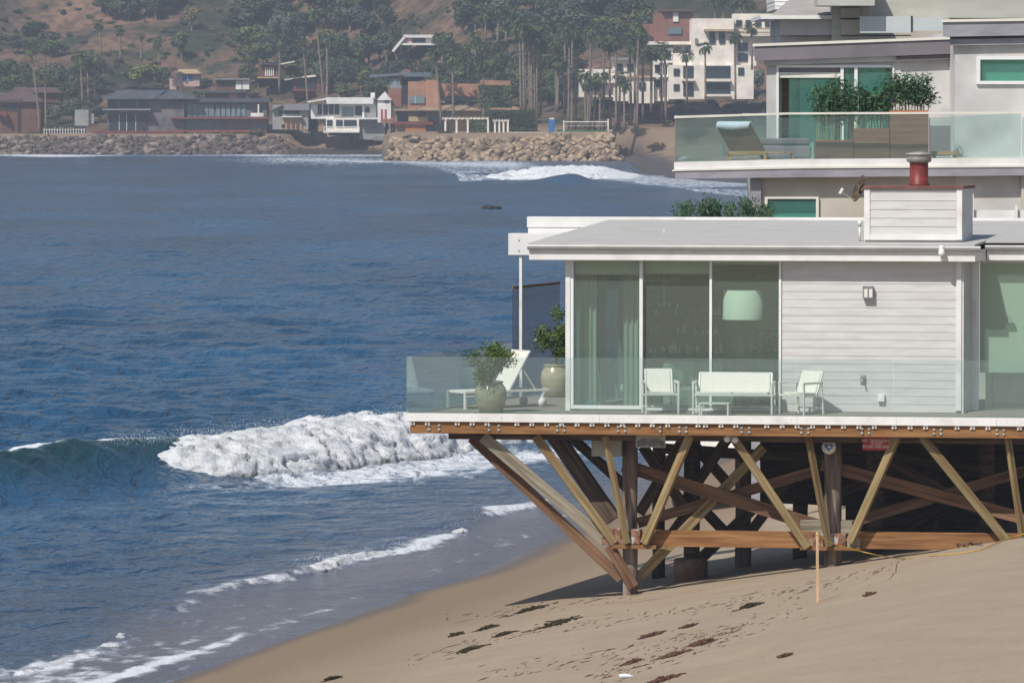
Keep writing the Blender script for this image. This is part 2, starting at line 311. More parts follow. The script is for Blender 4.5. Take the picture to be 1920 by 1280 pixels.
def ghit(px, py, y0=700, y1=1330):
    ys = np.arange(y0, y1, 1.0); d = ray(px, py); t = ys / d.y
    g = G(d.x * t, ys) - (H + d.z * t); k = np.where(g > 0)[0]
    yy = ys[k[0]] if len(k) else y1
    tt = yy / d.y; xx = d.x * tt
    return Vector((xx, yy, float(G(xx, yy))))
def hill_mat():
    m, nt, b = mat("hillside"); L = nt.links; tc = N(nt, "ShaderNodeTexCoord")
    n1 = N(nt, "ShaderNodeTexNoise"); n1.inputs['Scale'].default_value = .055; n1.inputs['Detail'].default_value = 9; n1.inputs['Roughness'].default_value = .62; L.new(tc.outputs['Object'], n1.inputs[0])
    n2 = N(nt, "ShaderNodeTexNoise"); n2.inputs['Scale'].default_value = .5; n2.inputs['Detail'].default_value = 6; L.new(tc.outputs['Object'], n2.inputs[0])
    c = N(nt, "ShaderNodeValToRGB"); e = c.color_ramp.elements; e[0].position = .42; e[0].color = (.040, .048, .024, 1); e[1].position = .70; e[1].color = (.25, .145, .095, 1)
    k = e.new(.51); k.color = (.135, .088, .060, 1); L.new(n1.outputs[0], c.inputs[0])
    mx = N(nt, "ShaderNodeMix", data_type='RGBA', blend_type='MULTIPLY'); mx.inputs[0].default_value = .7; L.new(c.outputs[0], mx.inputs[6])
    c2 = N(nt, "ShaderNodeValToRGB"); c2.color_ramp.elements[0].position = .4; c2.color_ramp.elements[0].color = (.35, .38, .33, 1); c2.color_ramp.elements[1].position = .56; c2.color_ramp.elements[1].color = (1, 1, 1, 1); L.new(n2.outputs[0], c2.inputs[0]); L.new(c2.outputs[0], mx.inputs[7])
    a = N(nt, "ShaderNodeAttribute", attribute_name="sandy"); m3 = N(nt, "ShaderNodeMix", data_type='RGBA'); L.new(a.outputs['Fac'], m3.inputs[0]); L.new(mx.outputs[2], m3.inputs[6]); m3.inputs[7].default_value = (.26, .185, .125, 1)
    a2 = N(nt, "ShaderNodeAttribute", attribute_name="wet"); m4 = N(nt, "ShaderNodeMix", data_type='RGBA'); L.new(a2.outputs['Fac'], m4.inputs[0]); L.new(m3.outputs[2], m4.inputs[6]); m4.inputs[7].default_value = (.07, .055, .05, 1)
    L.new(m4.outputs[2], b.inputs['Base Color']); rr = N(nt, "ShaderNodeMapRange"); rr.inputs['To Min'].default_value = .95; rr.inputs['To Max'].default_value = .3; L.new(a2.outputs['Fac'], rr.inputs[0]); L.new(rr.outputs[0], b.inputs['Roughness'])
    b.inputs['Specular IOR Level'].default_value = .2; return m
xa = np.concatenate([np.arange(-330, -130, 4), np.arange(-130, 62, 1.0), np.arange(62, 330, 5)]); ya = np.concatenate([np.arange(640, 1120, 1.5), np.arange(1120, 1440, 3)])
Y, X = np.meshgrid(ya, xa, indexing='ij'); Z = G(X, Y)
t = X - xs(Y)
sandy = np.clip(1 - (Z - 4.6) / 1.2, 0, 1) * np.clip((1085 - Y) / 10, 0, 1)
sandy = np.maximum(sandy, ((t > 9) & (t < 21) & (Y < 930) & (X > 17)) * 1.0 * np.clip(1.5 - t / 16 + (fbm(X * .1, Y * .05, 3) - .5) * 2, 0, 1)); sandy = np.where((X > 17) & (Z < 3), 1, sandy)
wetf = np.clip(1 - (Z - .7) / .5, 0, 1)
tag(grid("hillside", X, Y, Z, hill_mat(), {'sandy': sandy, 'wet': wetf}), kind='structure')

# --- sea
def seg_dist(X, Y, pts):
    """distance to a polyline, signed side, and the parameter along it"""
    best = np.full(X.shape, 1e9); S = np.zeros(X.shape); U = np.zeros(X.shape); acc = 0
    for (ax, ay), (bx_, by_) in zip(pts[:-1], pts[1:]):
        dx, dy = bx_ - ax, by_ - ay; L = math.hypot(dx, dy); t = np.clip(((X - ax) * dx + (Y - ay) * dy) / L ** 2, 0, 1)
        qx = X - (ax + t * dx); qy = Y - (ay + t * dy); d = np.hypot(qx, qy); m = d < best
        best = np.where(m, d, best); S = np.where(m, np.sign(qx * dy - qy * dx) * d, S); U = np.where(m, acc + t * L, U); acc += L
    return best, S, U, acc
def wl_(px, py, z=0): p = atz(px, py, z); return (p.x, p.y)
CREST = [(-30, 146), (-20, 151.5), wl_(0, 858, .8), wl_(120, 842, .85), wl_(300, 826, .95), wl_(450, 812, 1.0), wl_(600, 792, 1.0), wl_(760, 782, .9), wl_(900, 800, .5), wl_(1000, 806, .3)]
SHBR = [wl_(40, 1262), wl_(110, 1240), wl_(190, 1218), wl_(250, 1160), wl_(300, 1150), wl_(400, 1108), wl_(560, 1077), wl_(640, 1050), wl_(760, 1033), wl_(850, 1000), wl_(930, 962), wl_(1040, 948), wl_(1120, 925), wl_(1160, 900)]
FARB = [wl_(600, 303), wl_(760, 312), wl_(850, 336), wl_(960, 334), wl_(1040, 331), wl_(1135, 342), wl_(1270, 356), wl_(1420, 352)]
ya = [60.0]
while ya[-1] < 1100:
    y = ya[-1]; ya.append(y + (.30 if y < 95 else .13 if y < 182 else max(.13, .13 + (y - 182) * .0034)))
ya = np.array(ya); ca = np.linspace(0, 1, 560)
Y, C = np.meshgrid(ya, ca, indexing='ij'); XL = -12 - Y * .17; XR = np.minimum(xs(Y) + 4, Y * .11 + 6); XR = np.maximum(XR, XL + 3); X = XL + (XR - XL) * C
rng = np.random.RandomState(5); DY = np.gradient(ya)[:, None]
Z = np.zeros_like(X); shal = np.clip((xs(Y) - X - 1) / 26, .05, 1)
for i in range(110):
    lam = .55 * (20 / .55) ** rng.rand(); k = 2 * math.pi / lam; th = R(-62) + rng.randn() * R(38)
    a = .0062 * lam ** .75 * np.interp(lam, [1, 3, 6, 12, 20], [1.25, 1.1, .55, .38, .38]); ph = rng.rand() * 6.28; kx, ky = k * math.cos(th), k * math.sin(th)
    fade = np.clip(lam / (3.2 * DY) - 1, 0, 1)
    s = np.sin(kx * X + ky * Y + ph + 1.3 * fbm(X * .05, Y * .05, i, 2) * 6)
    Z += a * fade * s * (.55 + .9 * vnoise(X / 22 + i, Y / 30, 7))
Z *= shal * 1.05
foam = np.zeros_like(X); green = np.zeros_like(X); brown = np.zeros_like(X)
ND = fbm(X * 1.3, Y * .5, 77, 5); NF = fbm(X * 3.5, Y * 1.4, 78, 4)
# the near breaker
d, S, U, LT = seg_dist(X, Y, CREST); front = np.where(S > 0, S, 0); back = np.where(S < 0, -S, 0)
u_un = np.interp(U, [0, 8, LT * .5, LT * .86, LT], [.75, .9, 1.0, .8, .0])
prof = np.where(S > 0, np.exp(-(front / 1.55) ** 1.5), np.exp(-(back / 4.5) ** 1.6))
trough = -.16 * np.exp(-((front - 4.2) / 2.2) ** 2) * (S > 0)
Z += u_un * (prof * .98 + trough) + prof * u_un * ((ND - .5) * .16 + (fbm(X * 5 + S * 1.5, Y * .8, 91, 4) - .5) * .10)
green = np.clip(prof * u_un * (S > -1.2) * 1.1, 0, 1) * (S > -2)
UB = 0
for a, b in zip(CREST[:4], CREST[1:5]): UB += math.hypot(a[0] - b[0], a[1] - b[1])       # where it has broken
brk = np.clip((U - UB) / 1.5, 0, 1) * np.clip((LT - U) / 6, 0, 1)
foam += brk * np.exp(-((S - 2.0) / 1.6) ** 2) * .42
foam += brk * np.clip((S - 3) / 2, 0, 1) * np.exp(-np.clip(S - 3, 0, None) / 5) * .44
foam += np.clip((S - 1.5) / 2, 0, 1) * np.exp(-((S - 4) / 3.5) ** 2) * .45 * np.interp(U, [UB - 12, UB], [0, 1])
foam += np.exp(-((S + .75) / .62) ** 2) * np.interp(U, [0, 14, 22, 29], [1, 1, .95, 0]) * 1.3
# the small shore break
d, S, U, LT = seg_dist(X, Y, SHBR); h = .13 * (.4 + 1.2 * vnoise(U * .35, U * 0, 3))
Z += h * np.where(S > 0, np.exp(-(np.abs(S) / .35) ** 2), np.exp(-(np.abs(S) / 1.2) ** 2)) * (.6 + ND * .8)
patch = np.clip(vnoise(U * .22, U * 0, 12) * 2.4 - .9, 0, 1.0)
foam += (np.exp(-((S - .15) / .32) ** 2) * .60 * patch + np.exp(-((S + .8) / 1.0) ** 2) * .30 * patch) * np.interp(U, [0, 12, 18, 22], [.7, .45, .55, 1])
foam += np.exp(-((S - 1.6) / 2.2) ** 2) * .20
t_ = xs(Y) - X
brown = np.clip((S + .6) / 1.2, 0, 1) * np.clip((Y - 60) / 5, 0, 1) * (Y < 240) * (.45 + .4 * ND) + .34 * np.exp(-np.clip(-S, 0, None) / 7) * (Y < 200)
foam += np.exp(-((t_ - .35) / .3) ** 2) * np.interp(Y, [60, 98, 112, 150], [.8, .62, .22, .08]) * (Y < 240)
foam += np.exp(-((t_ - 2.2 + ND) / 1.1) ** 2) * .28 * np.interp(Y, [60, 102, 110], [1.1, .8, .1]) * (Y < 240)
foam += np.clip(1 - (Y - 96) / 26, 0, 1) * np.clip(1 - t_ / 11, 0, 1) * .20
Z += np.clip(1.0 - t_ / 2.6, 0, 1) * (.10 + .16 * (fbm(Y * .16, Y * 0 + 3, 61, 3) - .4)) * (Y < 240)
# surf at the far shore
d, S, U, LT = seg_dist(X, Y, FARB); pu = np.interp(U, [0, 60, LT * .38, LT * .55, LT * .68, LT * .8, LT], [.2, .5, .7, .8, .6, .3, .2])
Z += pu * np.exp(-(np.abs(S) / 9) ** 2) * (Y > 600)
hc = atz(1072, 347); HUMP = np.exp(-((X - hc.x) / (np.where(X > hc.x, 2.2, 4.6) + .0 * X)) ** 2 - ((Y - hc.y - 6) / 6.5) ** 2); Z += 1.15 * HUMP
foam += np.clip(-S / 5 + .8, 0, 1) * np.exp(-np.clip(-S - 90, 0, None) / 80) * np.interp(U, [0, 40, LT * .5, LT * .75, LT], [.05, .2, .50, .58, .5]) * (Y > 600)
foam += np.exp(-((Y - 900 - 60 * np.clip((-X - 20) / 30, 0, 1)) / 80) ** 2) * np.clip((X + 62) / 25, 0, 1) * np.clip((8 - X) / 8, 0, 1) * .46
foam += np.exp(-((Y - 1016) / 9) ** 2) * .45 + ((Y > 760) & (X < -20)) * np.clip((Y - 800) / 200, 0, 1) * .12
foam += np.exp(-((Y - 1012) / 12) ** 2 - ((X + 84) / 7) ** 2) * 1.3 + np.exp(-((Y - 1006) / 12) ** 2 - ((X + 77) / 5) ** 2) * .8
foam = foam * (1 - np.clip(HUMP * 3, 0, 1)) + (foam > .02) * (NF - .5) * .5
def sea_mat():
    m, nt, b = mat("sea_water"); L = nt.links; tc = N(nt, "ShaderNodeTexCoord")
    fo = N(nt, "ShaderNodeAttribute", attribute_name="foam"); gr = N(nt, "ShaderNodeAttribute", attribute_name="green"); br = N(nt, "ShaderNodeAttribute", attribute_name="brown")
    mp = N(nt, "ShaderNodeMapping"); mp.inputs['Rotation'].default_value = (0, 0, R(18)); mp.inputs['Scale'].default_value = (1, .42, 1); L.new(tc.outputs['Object'], mp.inputs[0])
    n1 = N(nt, "ShaderNodeTexNoise"); n1.inputs['Scale'].default_value = 2.4; n1.inputs['Detail'].default_value = 10; n1.inputs['Roughness'].default_value = .68; n1.inputs['Distortion'].default_value = .5; L.new(mp.outputs[0], n1.inputs[0])
    ad = N(nt, "ShaderNodeMath", operation='ADD'); L.new(fo.outputs['Fac'], ad.inputs[0]); L.new(n1.outputs[0], ad.inputs[1])
    fm = N(nt, "ShaderNodeMapRange", interpolation_type='SMOOTHSTEP'); fm.inputs['From Min'].default_value = .84; fm.inputs['From Max'].default_value = 1.22; L.new(ad.outputs[0], fm.inputs[0])
    base = N(nt, "ShaderNodeMix", data_type='RGBA'); L.new(gr.outputs['Fac'], base.inputs[0]); base.inputs[6].default_value = (.016, .068, .140, 1); base.inputs[7].default_value = (.010, .040, .046, 1)
    bb = N(nt, "ShaderNodeMix", data_type='RGBA'); L.new(br.outputs['Fac'], bb.inputs[0]); L.new(base.outputs[2], bb.inputs[6]); bb.inputs[7].default_value = (.098, .085, .098, 1)
    n5 = N(nt, "ShaderNodeTexNoise"); n5.inputs['Scale'].default_value = .05; n5.inputs['Detail'].default_value = 4; mp2 = N(nt, "ShaderNodeMapping"); mp2.inputs['Scale'].default_value = (1.2, .35, 1); L.new(tc.outputs['Object'], mp2.inputs[0]); L.new(mp2.outputs[0], n5.inputs[0])
    r5 = N(nt, "ShaderNodeMapRange"); r5.inputs['From Min'].default_value = .35; r5.inputs['From Max'].default_value = .65; r5.inputs['To Min'].default_value = .75; r5.inputs['To Max'].default_value = 1.3; L.new(n5.outputs[0], r5.inputs[0])
    m5 = N(nt, "ShaderNodeMix", data_type='RGBA', blend_type='MULTIPLY'); m5.inputs[0].default_value = 1; L.new(bb.outputs[2], m5.inputs[6]); L.new(r5.outputs[0], m5.inputs[7])
    fc = N(nt, "ShaderNodeMix", data_type='RGBA'); L.new(fm.outputs[0], fc.inputs[0]); L.new(m5.outputs[2], fc.inputs[6]); fc.inputs[7].default_value = (.62, .65, .69, 1)
    L.new(fc.outputs[2], b.inputs['Base Color'])
    rr = N(nt, "ShaderNodeMapRange"); rr.inputs['To Min'].default_value = .17; rr.inputs['To Max'].default_value = .8; L.new(fm.outputs[0], rr.inputs[0]); L.new(rr.outputs[0], b.inputs['Roughness'])
    b.inputs['IOR'].default_value = 1.33; b.inputs['Specular IOR Level'].default_value = .30
    # ripples: two sizes
    w1 = N(nt, "ShaderNodeTexNoise"); w1.inputs['Scale'].default_value = 1.35; w1.inputs['Detail'].default_value = 3; w1.inputs['Roughness'].default_value = .55; w1.inputs['Distortion'].default_value = .6; L.new(mp.outputs[0], w1.inputs[0])
    w2 = N(nt, "ShaderNodeTexNoise"); w2.inputs['Scale'].default_value = 4.5; w2.inputs['Detail'].default_value = 5; L.new(mp.outputs[0], w2.inputs[0])
    b1 = N(nt, "ShaderNodeBump"); b1.inputs['Strength'].default_value = 1.0; b1.inputs['Distance'].default_value = .62; L.new(w1.outputs[0], b1.inputs['Height'])
    br1 = N(nt, "ShaderNodeMapRange"); br1.inputs['To Min'].default_value = 1; br1.inputs['To Max'].default_value = .12; mxg = N(nt, "ShaderNodeMath", operation='MAXIMUM'); g8 = N(nt, "ShaderNodeMath", operation='MULTIPLY'); g8.inputs[1].default_value = .85; L.new(gr.outputs['Fac'], g8.inputs[0]); L.new(br.outputs['Fac'], mxg.inputs[0]); L.new(g8.outputs[0], mxg.inputs[1]); L.new(mxg.outputs[0], br1.inputs[0]); L.new(br1.outputs[0], b1.inputs['Strength'])
    b2 = N(nt, "ShaderNodeBump"); b2.inputs['Strength'].default_value = .7; b2.inputs['Distance'].default_value = .09; L.new(w2.outputs[0], b2.inputs['Height']); L.new(b1.outputs[0], b2.inputs['Normal'])
    L.new(b2.outputs[0], b.inputs['Normal']); return m
tag(grid("sea_water", X, Y, Z, sea_mat(), {'foam': foam, 'green': green, 'brown': brown}), kind='structure')

# --- foam that stands up from the water
def foam_mat():
    m, nt, b = mat("foam"); L = nt.links; tc = N(nt, "ShaderNodeTexCoord")
    n = N(nt, "ShaderNodeTexNoise"); n.inputs['Scale'].default_value = 2.2; n.inputs['Detail'].default_value = 8; n.inputs['Roughness'].default_value = .65; L.new(tc.outputs['Object'], n.inputs[0])
    c = N(nt, "ShaderNodeValToRGB"); c.color_ramp.elements[0].position = .30; c.color_ramp.elements[0].color = (.42, .48, .53, 1); c.color_ramp.elements[1].position = .56; c.color_ramp.elements[1].color = (.80, .81, .82, 1); L.new(n.outputs[0], c.inputs[0]); L.new(c.outputs[0], b.inputs['Base Color'])  # blue-grey end paints shaded hollows into the foam colour
    b.inputs['Roughness'].default_value = .85; b.inputs['Specular IOR Level'].default_value = .2
    n2 = N(nt, "ShaderNodeTexNoise"); n2.inputs['Scale'].default_value = 9; n2.inputs['Detail'].default_value = 8; n2.inputs['Roughness'].default_value = .7; L.new(tc.outputs['Object'], n2.inputs[0])
    bp = N(nt, "ShaderNodeBump"); bp.inputs['Strength'].default_value = 1.0; bp.inputs['Distance'].default_value = .11; L.new(n2.outputs[0], bp.inputs['Height']); L.new(bp.outputs[0], b.inputs['Normal'])
    a = N(nt, "ShaderNodeAttribute", attribute_name="dens"); n3 = N(nt, "ShaderNodeTexNoise"); n3.inputs['Scale'].default_value = 4.5; n3.inputs['Detail'].default_value = 9; n3.inputs['Roughness'].default_value = .72; L.new(tc.outputs['Object'], n3.inputs[0])
    ad = N(nt, "ShaderNodeMath", operation='ADD'); L.new(a.outputs['Fac'], ad.inputs[0]); L.new(n3.outputs[0], ad.inputs[1]); mr = N(nt, "ShaderNodeMapRange", interpolation_type='SMOOTHSTEP'); mr.inputs['From Min'].default_value = .62; mr.inputs['From Max'].default_value = .98; L.new(ad.outputs[0], mr.inputs[0])
    tr = N(nt, "ShaderNodeBsdfTransparent"); mx = N(nt, "ShaderNodeMixShader"); L.new(mr.outputs[0], mx.inputs[0]); L.new(tr.outputs[0], mx.inputs[1]); L.new(b.outputs[0], mx.inputs[2]); L.new(mx.outputs[0], nt.nodes["Material Output"].inputs[0]); return m
M['foam'] = foam_mat(); M['spray'] = noisy('spray', (.74, .76, .78), (.8, .82, .84), 4, rough=.8)
def resample(pts, step):
    out = []; 
    for (a, b) in zip(pts[:-1], pts[1:]):
        L = math.hypot(b[0] - a[0], b[1] - a[1]); n = max(1, int(L / step))
        out += [(a[0] + (b[0] - a[0]) * i / n, a[1] + (b[1] - a[1]) * i / n) for i in range(n)]
    return np.array(out + [pts[-1]])
def roller(name, pts, step, prof, hfun, seed, amp, label=None):
    """a ridge of broken water: a cross-section swept along a line, roughened in 3D"""
    c = resample(pts, step); n = len(c); tan = np.gradient(c, axis=0); tan /= np.linalg.norm(tan, axis=1)[:, None]
    kern = np.ones(9) / 9
    nrm = np.stack([tan[:, 1], -tan[:, 0]], 1); nrm = np.stack([np.convolve(np.pad(nrm[:, i], 4, 'edge'), kern, 'valid') for i in range(2)], 1)
    pr = np.array(prof); m = 46; tt = np.linspace(0, 1, m); k = np.linspace(0, 1, len(pr))
    ps = np.interp(tt, k, pr[:, 0]); pz = np.interp(tt, k, pr[:, 1])
    hs = hfun(np.linspace(0, 1, n))
    S = ps[None] * (.35 + .65 * hs[:, None]); Zz = pz[None] * hs[:, None]; U = np.arange(n)[:, None] * step + 0 * S
    nn = fbm(U * .8, S * .7, seed, 4) - .5; n2 = fbm(U * .8 + 40, S * .7, seed + 5, 4) - .5
    AR = tt[None] * 4.6 * (ps[-1] - ps[0]) / 4.1 + 0 * U
    puff = lambda f, sd: np.clip(1 - np.abs(fbm(U * f, AR * f, seed + sd, 3) - .5) * 5, 0, 1)
    n3 = puff(1.1, 9) * .55 + puff(2.6, 11) * .3 + puff(6, 12) * .15
    env = np.sin(np.pi * np.clip(tt, .02, .98)) ** .6
    n4 = fbm(U * 5, AR * 5, seed + 21, 5) - .5
    nn = nn * .7 + n4 * .45; n2 = n2 * .65 + n4 * .55
    S = S + (nn * 1.1 + n3 * .85) * amp * env * hs[:, None] ** .5; Zz = Zz + (n2 * .8 + n3 * .55 - .2) * amp * env * hs[:, None] ** .5
    Xx = c[:, 0][:, None] + nrm[:, 0][:, None] * S; Yy = c[:, 1][:, None] + nrm[:, 1][:, None] * S
    dens = np.clip(np.minimum(tt / .16, (1 - tt) / .34), 0, 1)[None] * np.clip(hs[:, None] * 1.6, 0, 1) * np.clip(np.minimum(np.arange(n), np.arange(n)[::-1]) * step / 1.2, 0, 1)[:, None]
    o = grid(name, Xx, Yy, Zz, M['foam'], {'dens': dens}); return tag(o, kind='stuff')
PB = [wl_(225, 834, .9)] + CREST[4:]
roller("wave_foam", PB, .10, [(-1.2, .30), (-.8, .84), (-.1, 1.02), (.6, .98), (1.4, .80), (2.1, .45), (2.5, .1), (2.9, -.35)],
       lambda u: np.interp(u, [0, .05, .11, .3, .6, .8, .93, 1], [.30, .74, .93, 1.0, 1.08, .85, .45, .1]) * (.93 + .18 * fbm(u * 22, u * 0, 8, 3)), 301, .42)
roller("shore_foam", SHBR[6:9], .045, [(-.30, -.02), (-.12, .11), (.05, .19), (.22, .16), (.38, .06), (.5, -.04)], lambda u: np.interp(u, [0, .1, .5, .8, 1], [.1, .95, .75, .5, .1]), 311, .14)
roller("shore_foam", SHBR[8:13], .05, [(-.28, -.02), (-.1, .08), (.05, .13), (.2, .11), (.32, .04), (.45, -.04)], lambda u: np.clip(fbm(u * 14, u * 0, 18, 2) * 2.6 - .95, .02, .8), 315, .15)
roller("shore_foam", SHBR[0:6], .045, [(-.3, -.04), (-.1, .06), (.1, .12), (.3, .09), (.5, -.02), (.6, -.06)], lambda u: np.clip(fbm(u * 18, u * 0, 28, 2) * 3 - 1.45, .01, .6), 318, .08)
roller("far_breaker_foam", FARB[2:6], .8, [(-7, .1), (-2, 1.0), (1, 1.0), (5, .7), (9, .2), (11, -.3)], lambda u: np.interp(u, [0, .3, .55, .72, .9, 1], [.15, .5, .95, 1.5, .7, .1]) * (.75 + .6 * fbm(u * 9, u * 0, 5, 3)), 321, .8)
sb = MB()
ic = [(0, 0, 1), (.89, 0, .45), (.28, .85, .45), (-.72, .53, .45), (-.72, -.53, .45), (.28, -.85, .45), (0, 0, -1)]
icf = [(0, 1, 2), (0, 2, 3), (0, 3, 4), (0, 4, 5), (0, 5, 1), (6, 2, 1), (6, 3, 2), (6, 4, 3), (6, 5, 4), (6, 1, 5)]
cc = resample(PB, .1)
for i in range(1700):
    j = min(len(cc) - 1, int(random.random() ** 1.3 * len(cc) * .75)); r = random.uniform(.005, .014); q = cc[j]
    hgt = 1.0 + abs(random.gauss(0, .11)); p = (q[0] + random.gauss(0, .35), q[1] + random.uniform(-1.4, .8), hgt + random.uniform(-.1, .1))
    sb.add([(p[0] + a * r, p[1] + b * r, p[2] + c * r) for a, b, c in ic], icf)
for line, nn_, hh in ((SHBR[6:9], 260, .16), (SHBR[8:12], 160, .14), (CREST[3:5], 120, .86)):
    c2 = resample(line, .1)
    for i in range(nn_):
        q = c2[random.randrange(len(c2))]; r = random.uniform(.004, .011); p = (q[0] + random.gauss(0, .15), q[1] + random.gauss(0, .3), hh + abs(random.gauss(0, .06)))
        sb.add([(p[0] + a * r, p[1] + b * r, p[2] + c * r) for a, b, c in ic], icf)
tag(sb.build("spray", M['spray']), kind='stuff')
# ================================================================ THE NEAR BEACH HOUSE
TH = R(8.4); SHR = .174
OA = at(760, 775, 108.1); ZD = OA.z
O1 = Vector((OA.x, OA.y, 0)); A1 = Vector((math.cos(TH), -math.sin(TH), 0)); B1 = Vector((math.sin(TH), math.cos(TH), 0))
CAMP = Vector((0, 0, H))
def toL(p): q = p - O1; return Vector((q.dot(A1), q.dot(B1), p.z))
def toW(v): return O1 + A1 * v[0] + B1 * v[1] + Vector((0, 0, v[2]))
def L(px, py, b):
    d = ray(px, py); t = (O1 - CAMP).dot(B1) + b; t /= d.dot(B1); return toL(CAMP + d * t)
def LZ(px, py, z=None): return toL(atz(px, py, ZD if z is None else z))
def La(px, b): return L(px, 600, b).x
def sbox(mb, a0, a1, b0, b1, z0, z1):
    s = SHR * (b1 - b0)
    return mb.hexa([(a0, b0, z0), (a1, b0, z0), (a1 + s, b1, z0), (a0 + s, b1, z0)], [(a0, b0, z1), (a1, b0, z1), (a1 + s, b1, z1), (a0 + s, b1, z1)])
def pbox(mb, x0, y0, x1, y1, b, th, back=None):
    """box whose front face, at depth b, covers these photo pixels"""
    p = L(x0, y1, b); q = L(x1, y0, b); z0 = p.z; z1 = q.z
    return sbox(mb, p.x, q.x, b, b + th, z0, z1)
house = thing("beach_house", "white low beach house with glass front standing on braced timber posts above the sand", "house", O1, -TH)
BF = 1.6
def part(name, m, parent=None, bevel=0, *boxes):
    mb = MB()
    for bx in boxes: pbox(mb, *bx)
    return mb.build(name, m, parent or house, bevel)
# roof
zr0 = L(1000, 455.5, 1.3).z; zr1 = zr0 + .34; AL = La(990, 1.3); AM = La(1827, 1.3); AR = La(2120, 1.3)
roof = MB()
def roofslab(a0, a1, b0, b1, th=.045):
    f = lambda b: zr0 + (b - 1.3) * .0655
    s = lambda a, b: a + SHR * (b - 1.3)
    roof.hexa([(s(a0, b0), b0, f(b0) - th), (s(a1, b0), b0, f(b0) - th), (s(a1, b1), b1, f(b1) - th), (s(a0, b1), b1, f(b1) - th)],
              [(s(a0, b0), b0, f(b0)), (s(a1, b0), b0, f(b0)), (s(a1, b1), b1, f(b1)), (s(a0, b1), b1, f(b1))])
roofslab(AL, AM, 1.3, 6.5); roofslab(AM + .002, AR, 2.15, 6.5)
roofo = roof.build("roof", M['roof'], house)
part("parapet", M['white'], roofo, .004, (988, 410, 2150, 426, 6.5, .25), (990, 426.2, 2150, 458, 6.52, .2))
part("beam_end", M['white'], roofo, .004, (953, 438, 1100, 478, 6.25, .22))
part("post", M['white'], house, 0, (973.5, 478, 978.5, 752, 6.3, .05))
c = MB()
for y_ in (450, 470): p = L(973, y_, 6.24); c.lathe((0, 0, 0), [(.012, 0), (.012, .01)], 8) if False else c.box((p.x - .012, 6.235, p.z - .012), (p.x + .012, 6.248, p.z + .012))
c.build("bolt", M['metal'], roofo)
# gutter and fascia
g = MB(); zg = zr0 - .03
prof = [(0, 0), (-.09, 0), (-.105, -.03), (-.085, -.07), (-.04, -.10), (0, -.10)]
def gutter(a0, a1, b):
    pts = [(a0, b + y, zg + z) for y, z in prof]; g.prism(pts, (a1 - a0, 0, 0))
gutter(La(988, 1.2), La(1838, 1.2), 1.29); gutter(La(1846, 2.1), AR, 2.14); g.build("gutter", M['gutter'], house, .004)
f = MB(); zf1 = zg - .07; zf0 = L(1000, 487, 1.3).z
sbox(f, La(992, 1.3), La(1824, 1.3), 1.3, 1.34, zf0, zf1); f.box((La(993.5, 1.28), 1.275, zf0 + .17), (La(1822, 1.28), 1.298, zf1 - .001))
sbox(f, La(1824, 1.3) + .002, La(1824, 1.3) + .04, 1.3, 2.2, zf0, zf1)
sbox(f, La(1850, 2.15), AR, 2.15, 2.19, zf0, zf1)
f.build("fascia", M['white'], house, .003)
s = MB(); sbox(s, La(992, 1.3) + .03, La(1824, 1.3) - .04, 1.345, 6.48, zf0 + .03, zf1 - .02); sbox(s, La(1850, 2.15) + .02, AR, 2.2, 6.48, zf0 + .03, zf1 - .02); s.build("soffit", M['white'], house)
cl = L(1766, 471, 1.22)
cm = MB(); cm.lathe((cl.x, 1.2, cl.z - .10), [(.02, 0), (.06, .02), (.07, .07), (.055, .12), (.045, .17), (.05, .2), (.02, .21)], 14); cm.build("camera_dome", M['whiteclean'], house)
# walls
ztop = zf0 + .03
sd = MB(); a0 = La(1466, BF); a1 = La(1793, BF); z = ZD + .01; hb = .153
while z < ztop:
    z2 = min(z + hb, ztop); sd.prism([(a0, BF + .055, z), (a0, BF + .027, z), (a0, BF + .034, z2), (a0, BF + .055, z2)], (a1 - a0, 0, 0)); z += hb
sd.build("siding", M['siding'], house)
rec = MB(); z = ZD + .01; a2 = La(1803, BF)
sbox(rec, a2 + .003, a2 + .04, BF + .02, BF + .8, ZD, ztop); rec.build("return_wall", M['siding'], house)
part("corner_trim", M['white'], None, .003, (1792, 486, 1803, 770, BF - .005, .06)); part("corner_post", M['white'], None, .003, (1060, 486, 1069, 769.5, BF - .02, .12))
part("corner_trim", M['white'], None, .003, (1822, 486, 1830, 775, BF + .72, .05))
wl_b = MB(); wl_b.box((a0, BF + .06, ZD), (La(1803, BF), BF + .12, ztop)); wl_b.build("wall_core", M['siding'], house)
# windows: each with frame, pane, blind
def window(x0, x1, y0, y1, b, st, bot, blind=None, nm="window"):
    z0 = L(1300, y1, b).z; z1 = L(1300, y0, b).z; a = La(x0, b); e = La(x1, b); m = MB()
    m.box((a, b, z0), (a + st, b + .07, z1)); m.box((e - st, b, z0), (e, b + .07, z1)); m.box((a + st, b + .002, z1 - .03), (e - st, b + .068, z1)); m.box((a + st, b + .002, z0), (e - st, b + .068, z0 + bot))
    fr = m.build(nm, M['whiteclean'], house, .004)
    MB().box((a + st + .001, b + .03, z0 + bot + .001), (e - st - .001, b + .042, z1 - .031)).build("pane", M['glass'], fr)
    if blind: zb = L(1300, blind, b).z; MB().box((a + st + .01, b + .16, zb), (e - st - .01, b + .165, z1)).build("blind", M['blind'], fr)
    return fr
window(1069, 1205, 487, 768, BF, .065, .07, 516); window(1202, 1335, 487, 769.5, BF + .08, .045, .04, 514); window(1330, 1465, 487, 769.5, BF, .05, .04, 496)
d2 = window(1830, 2010, 487, 774, BF + .75, .055, .08, 695, "glass_door")
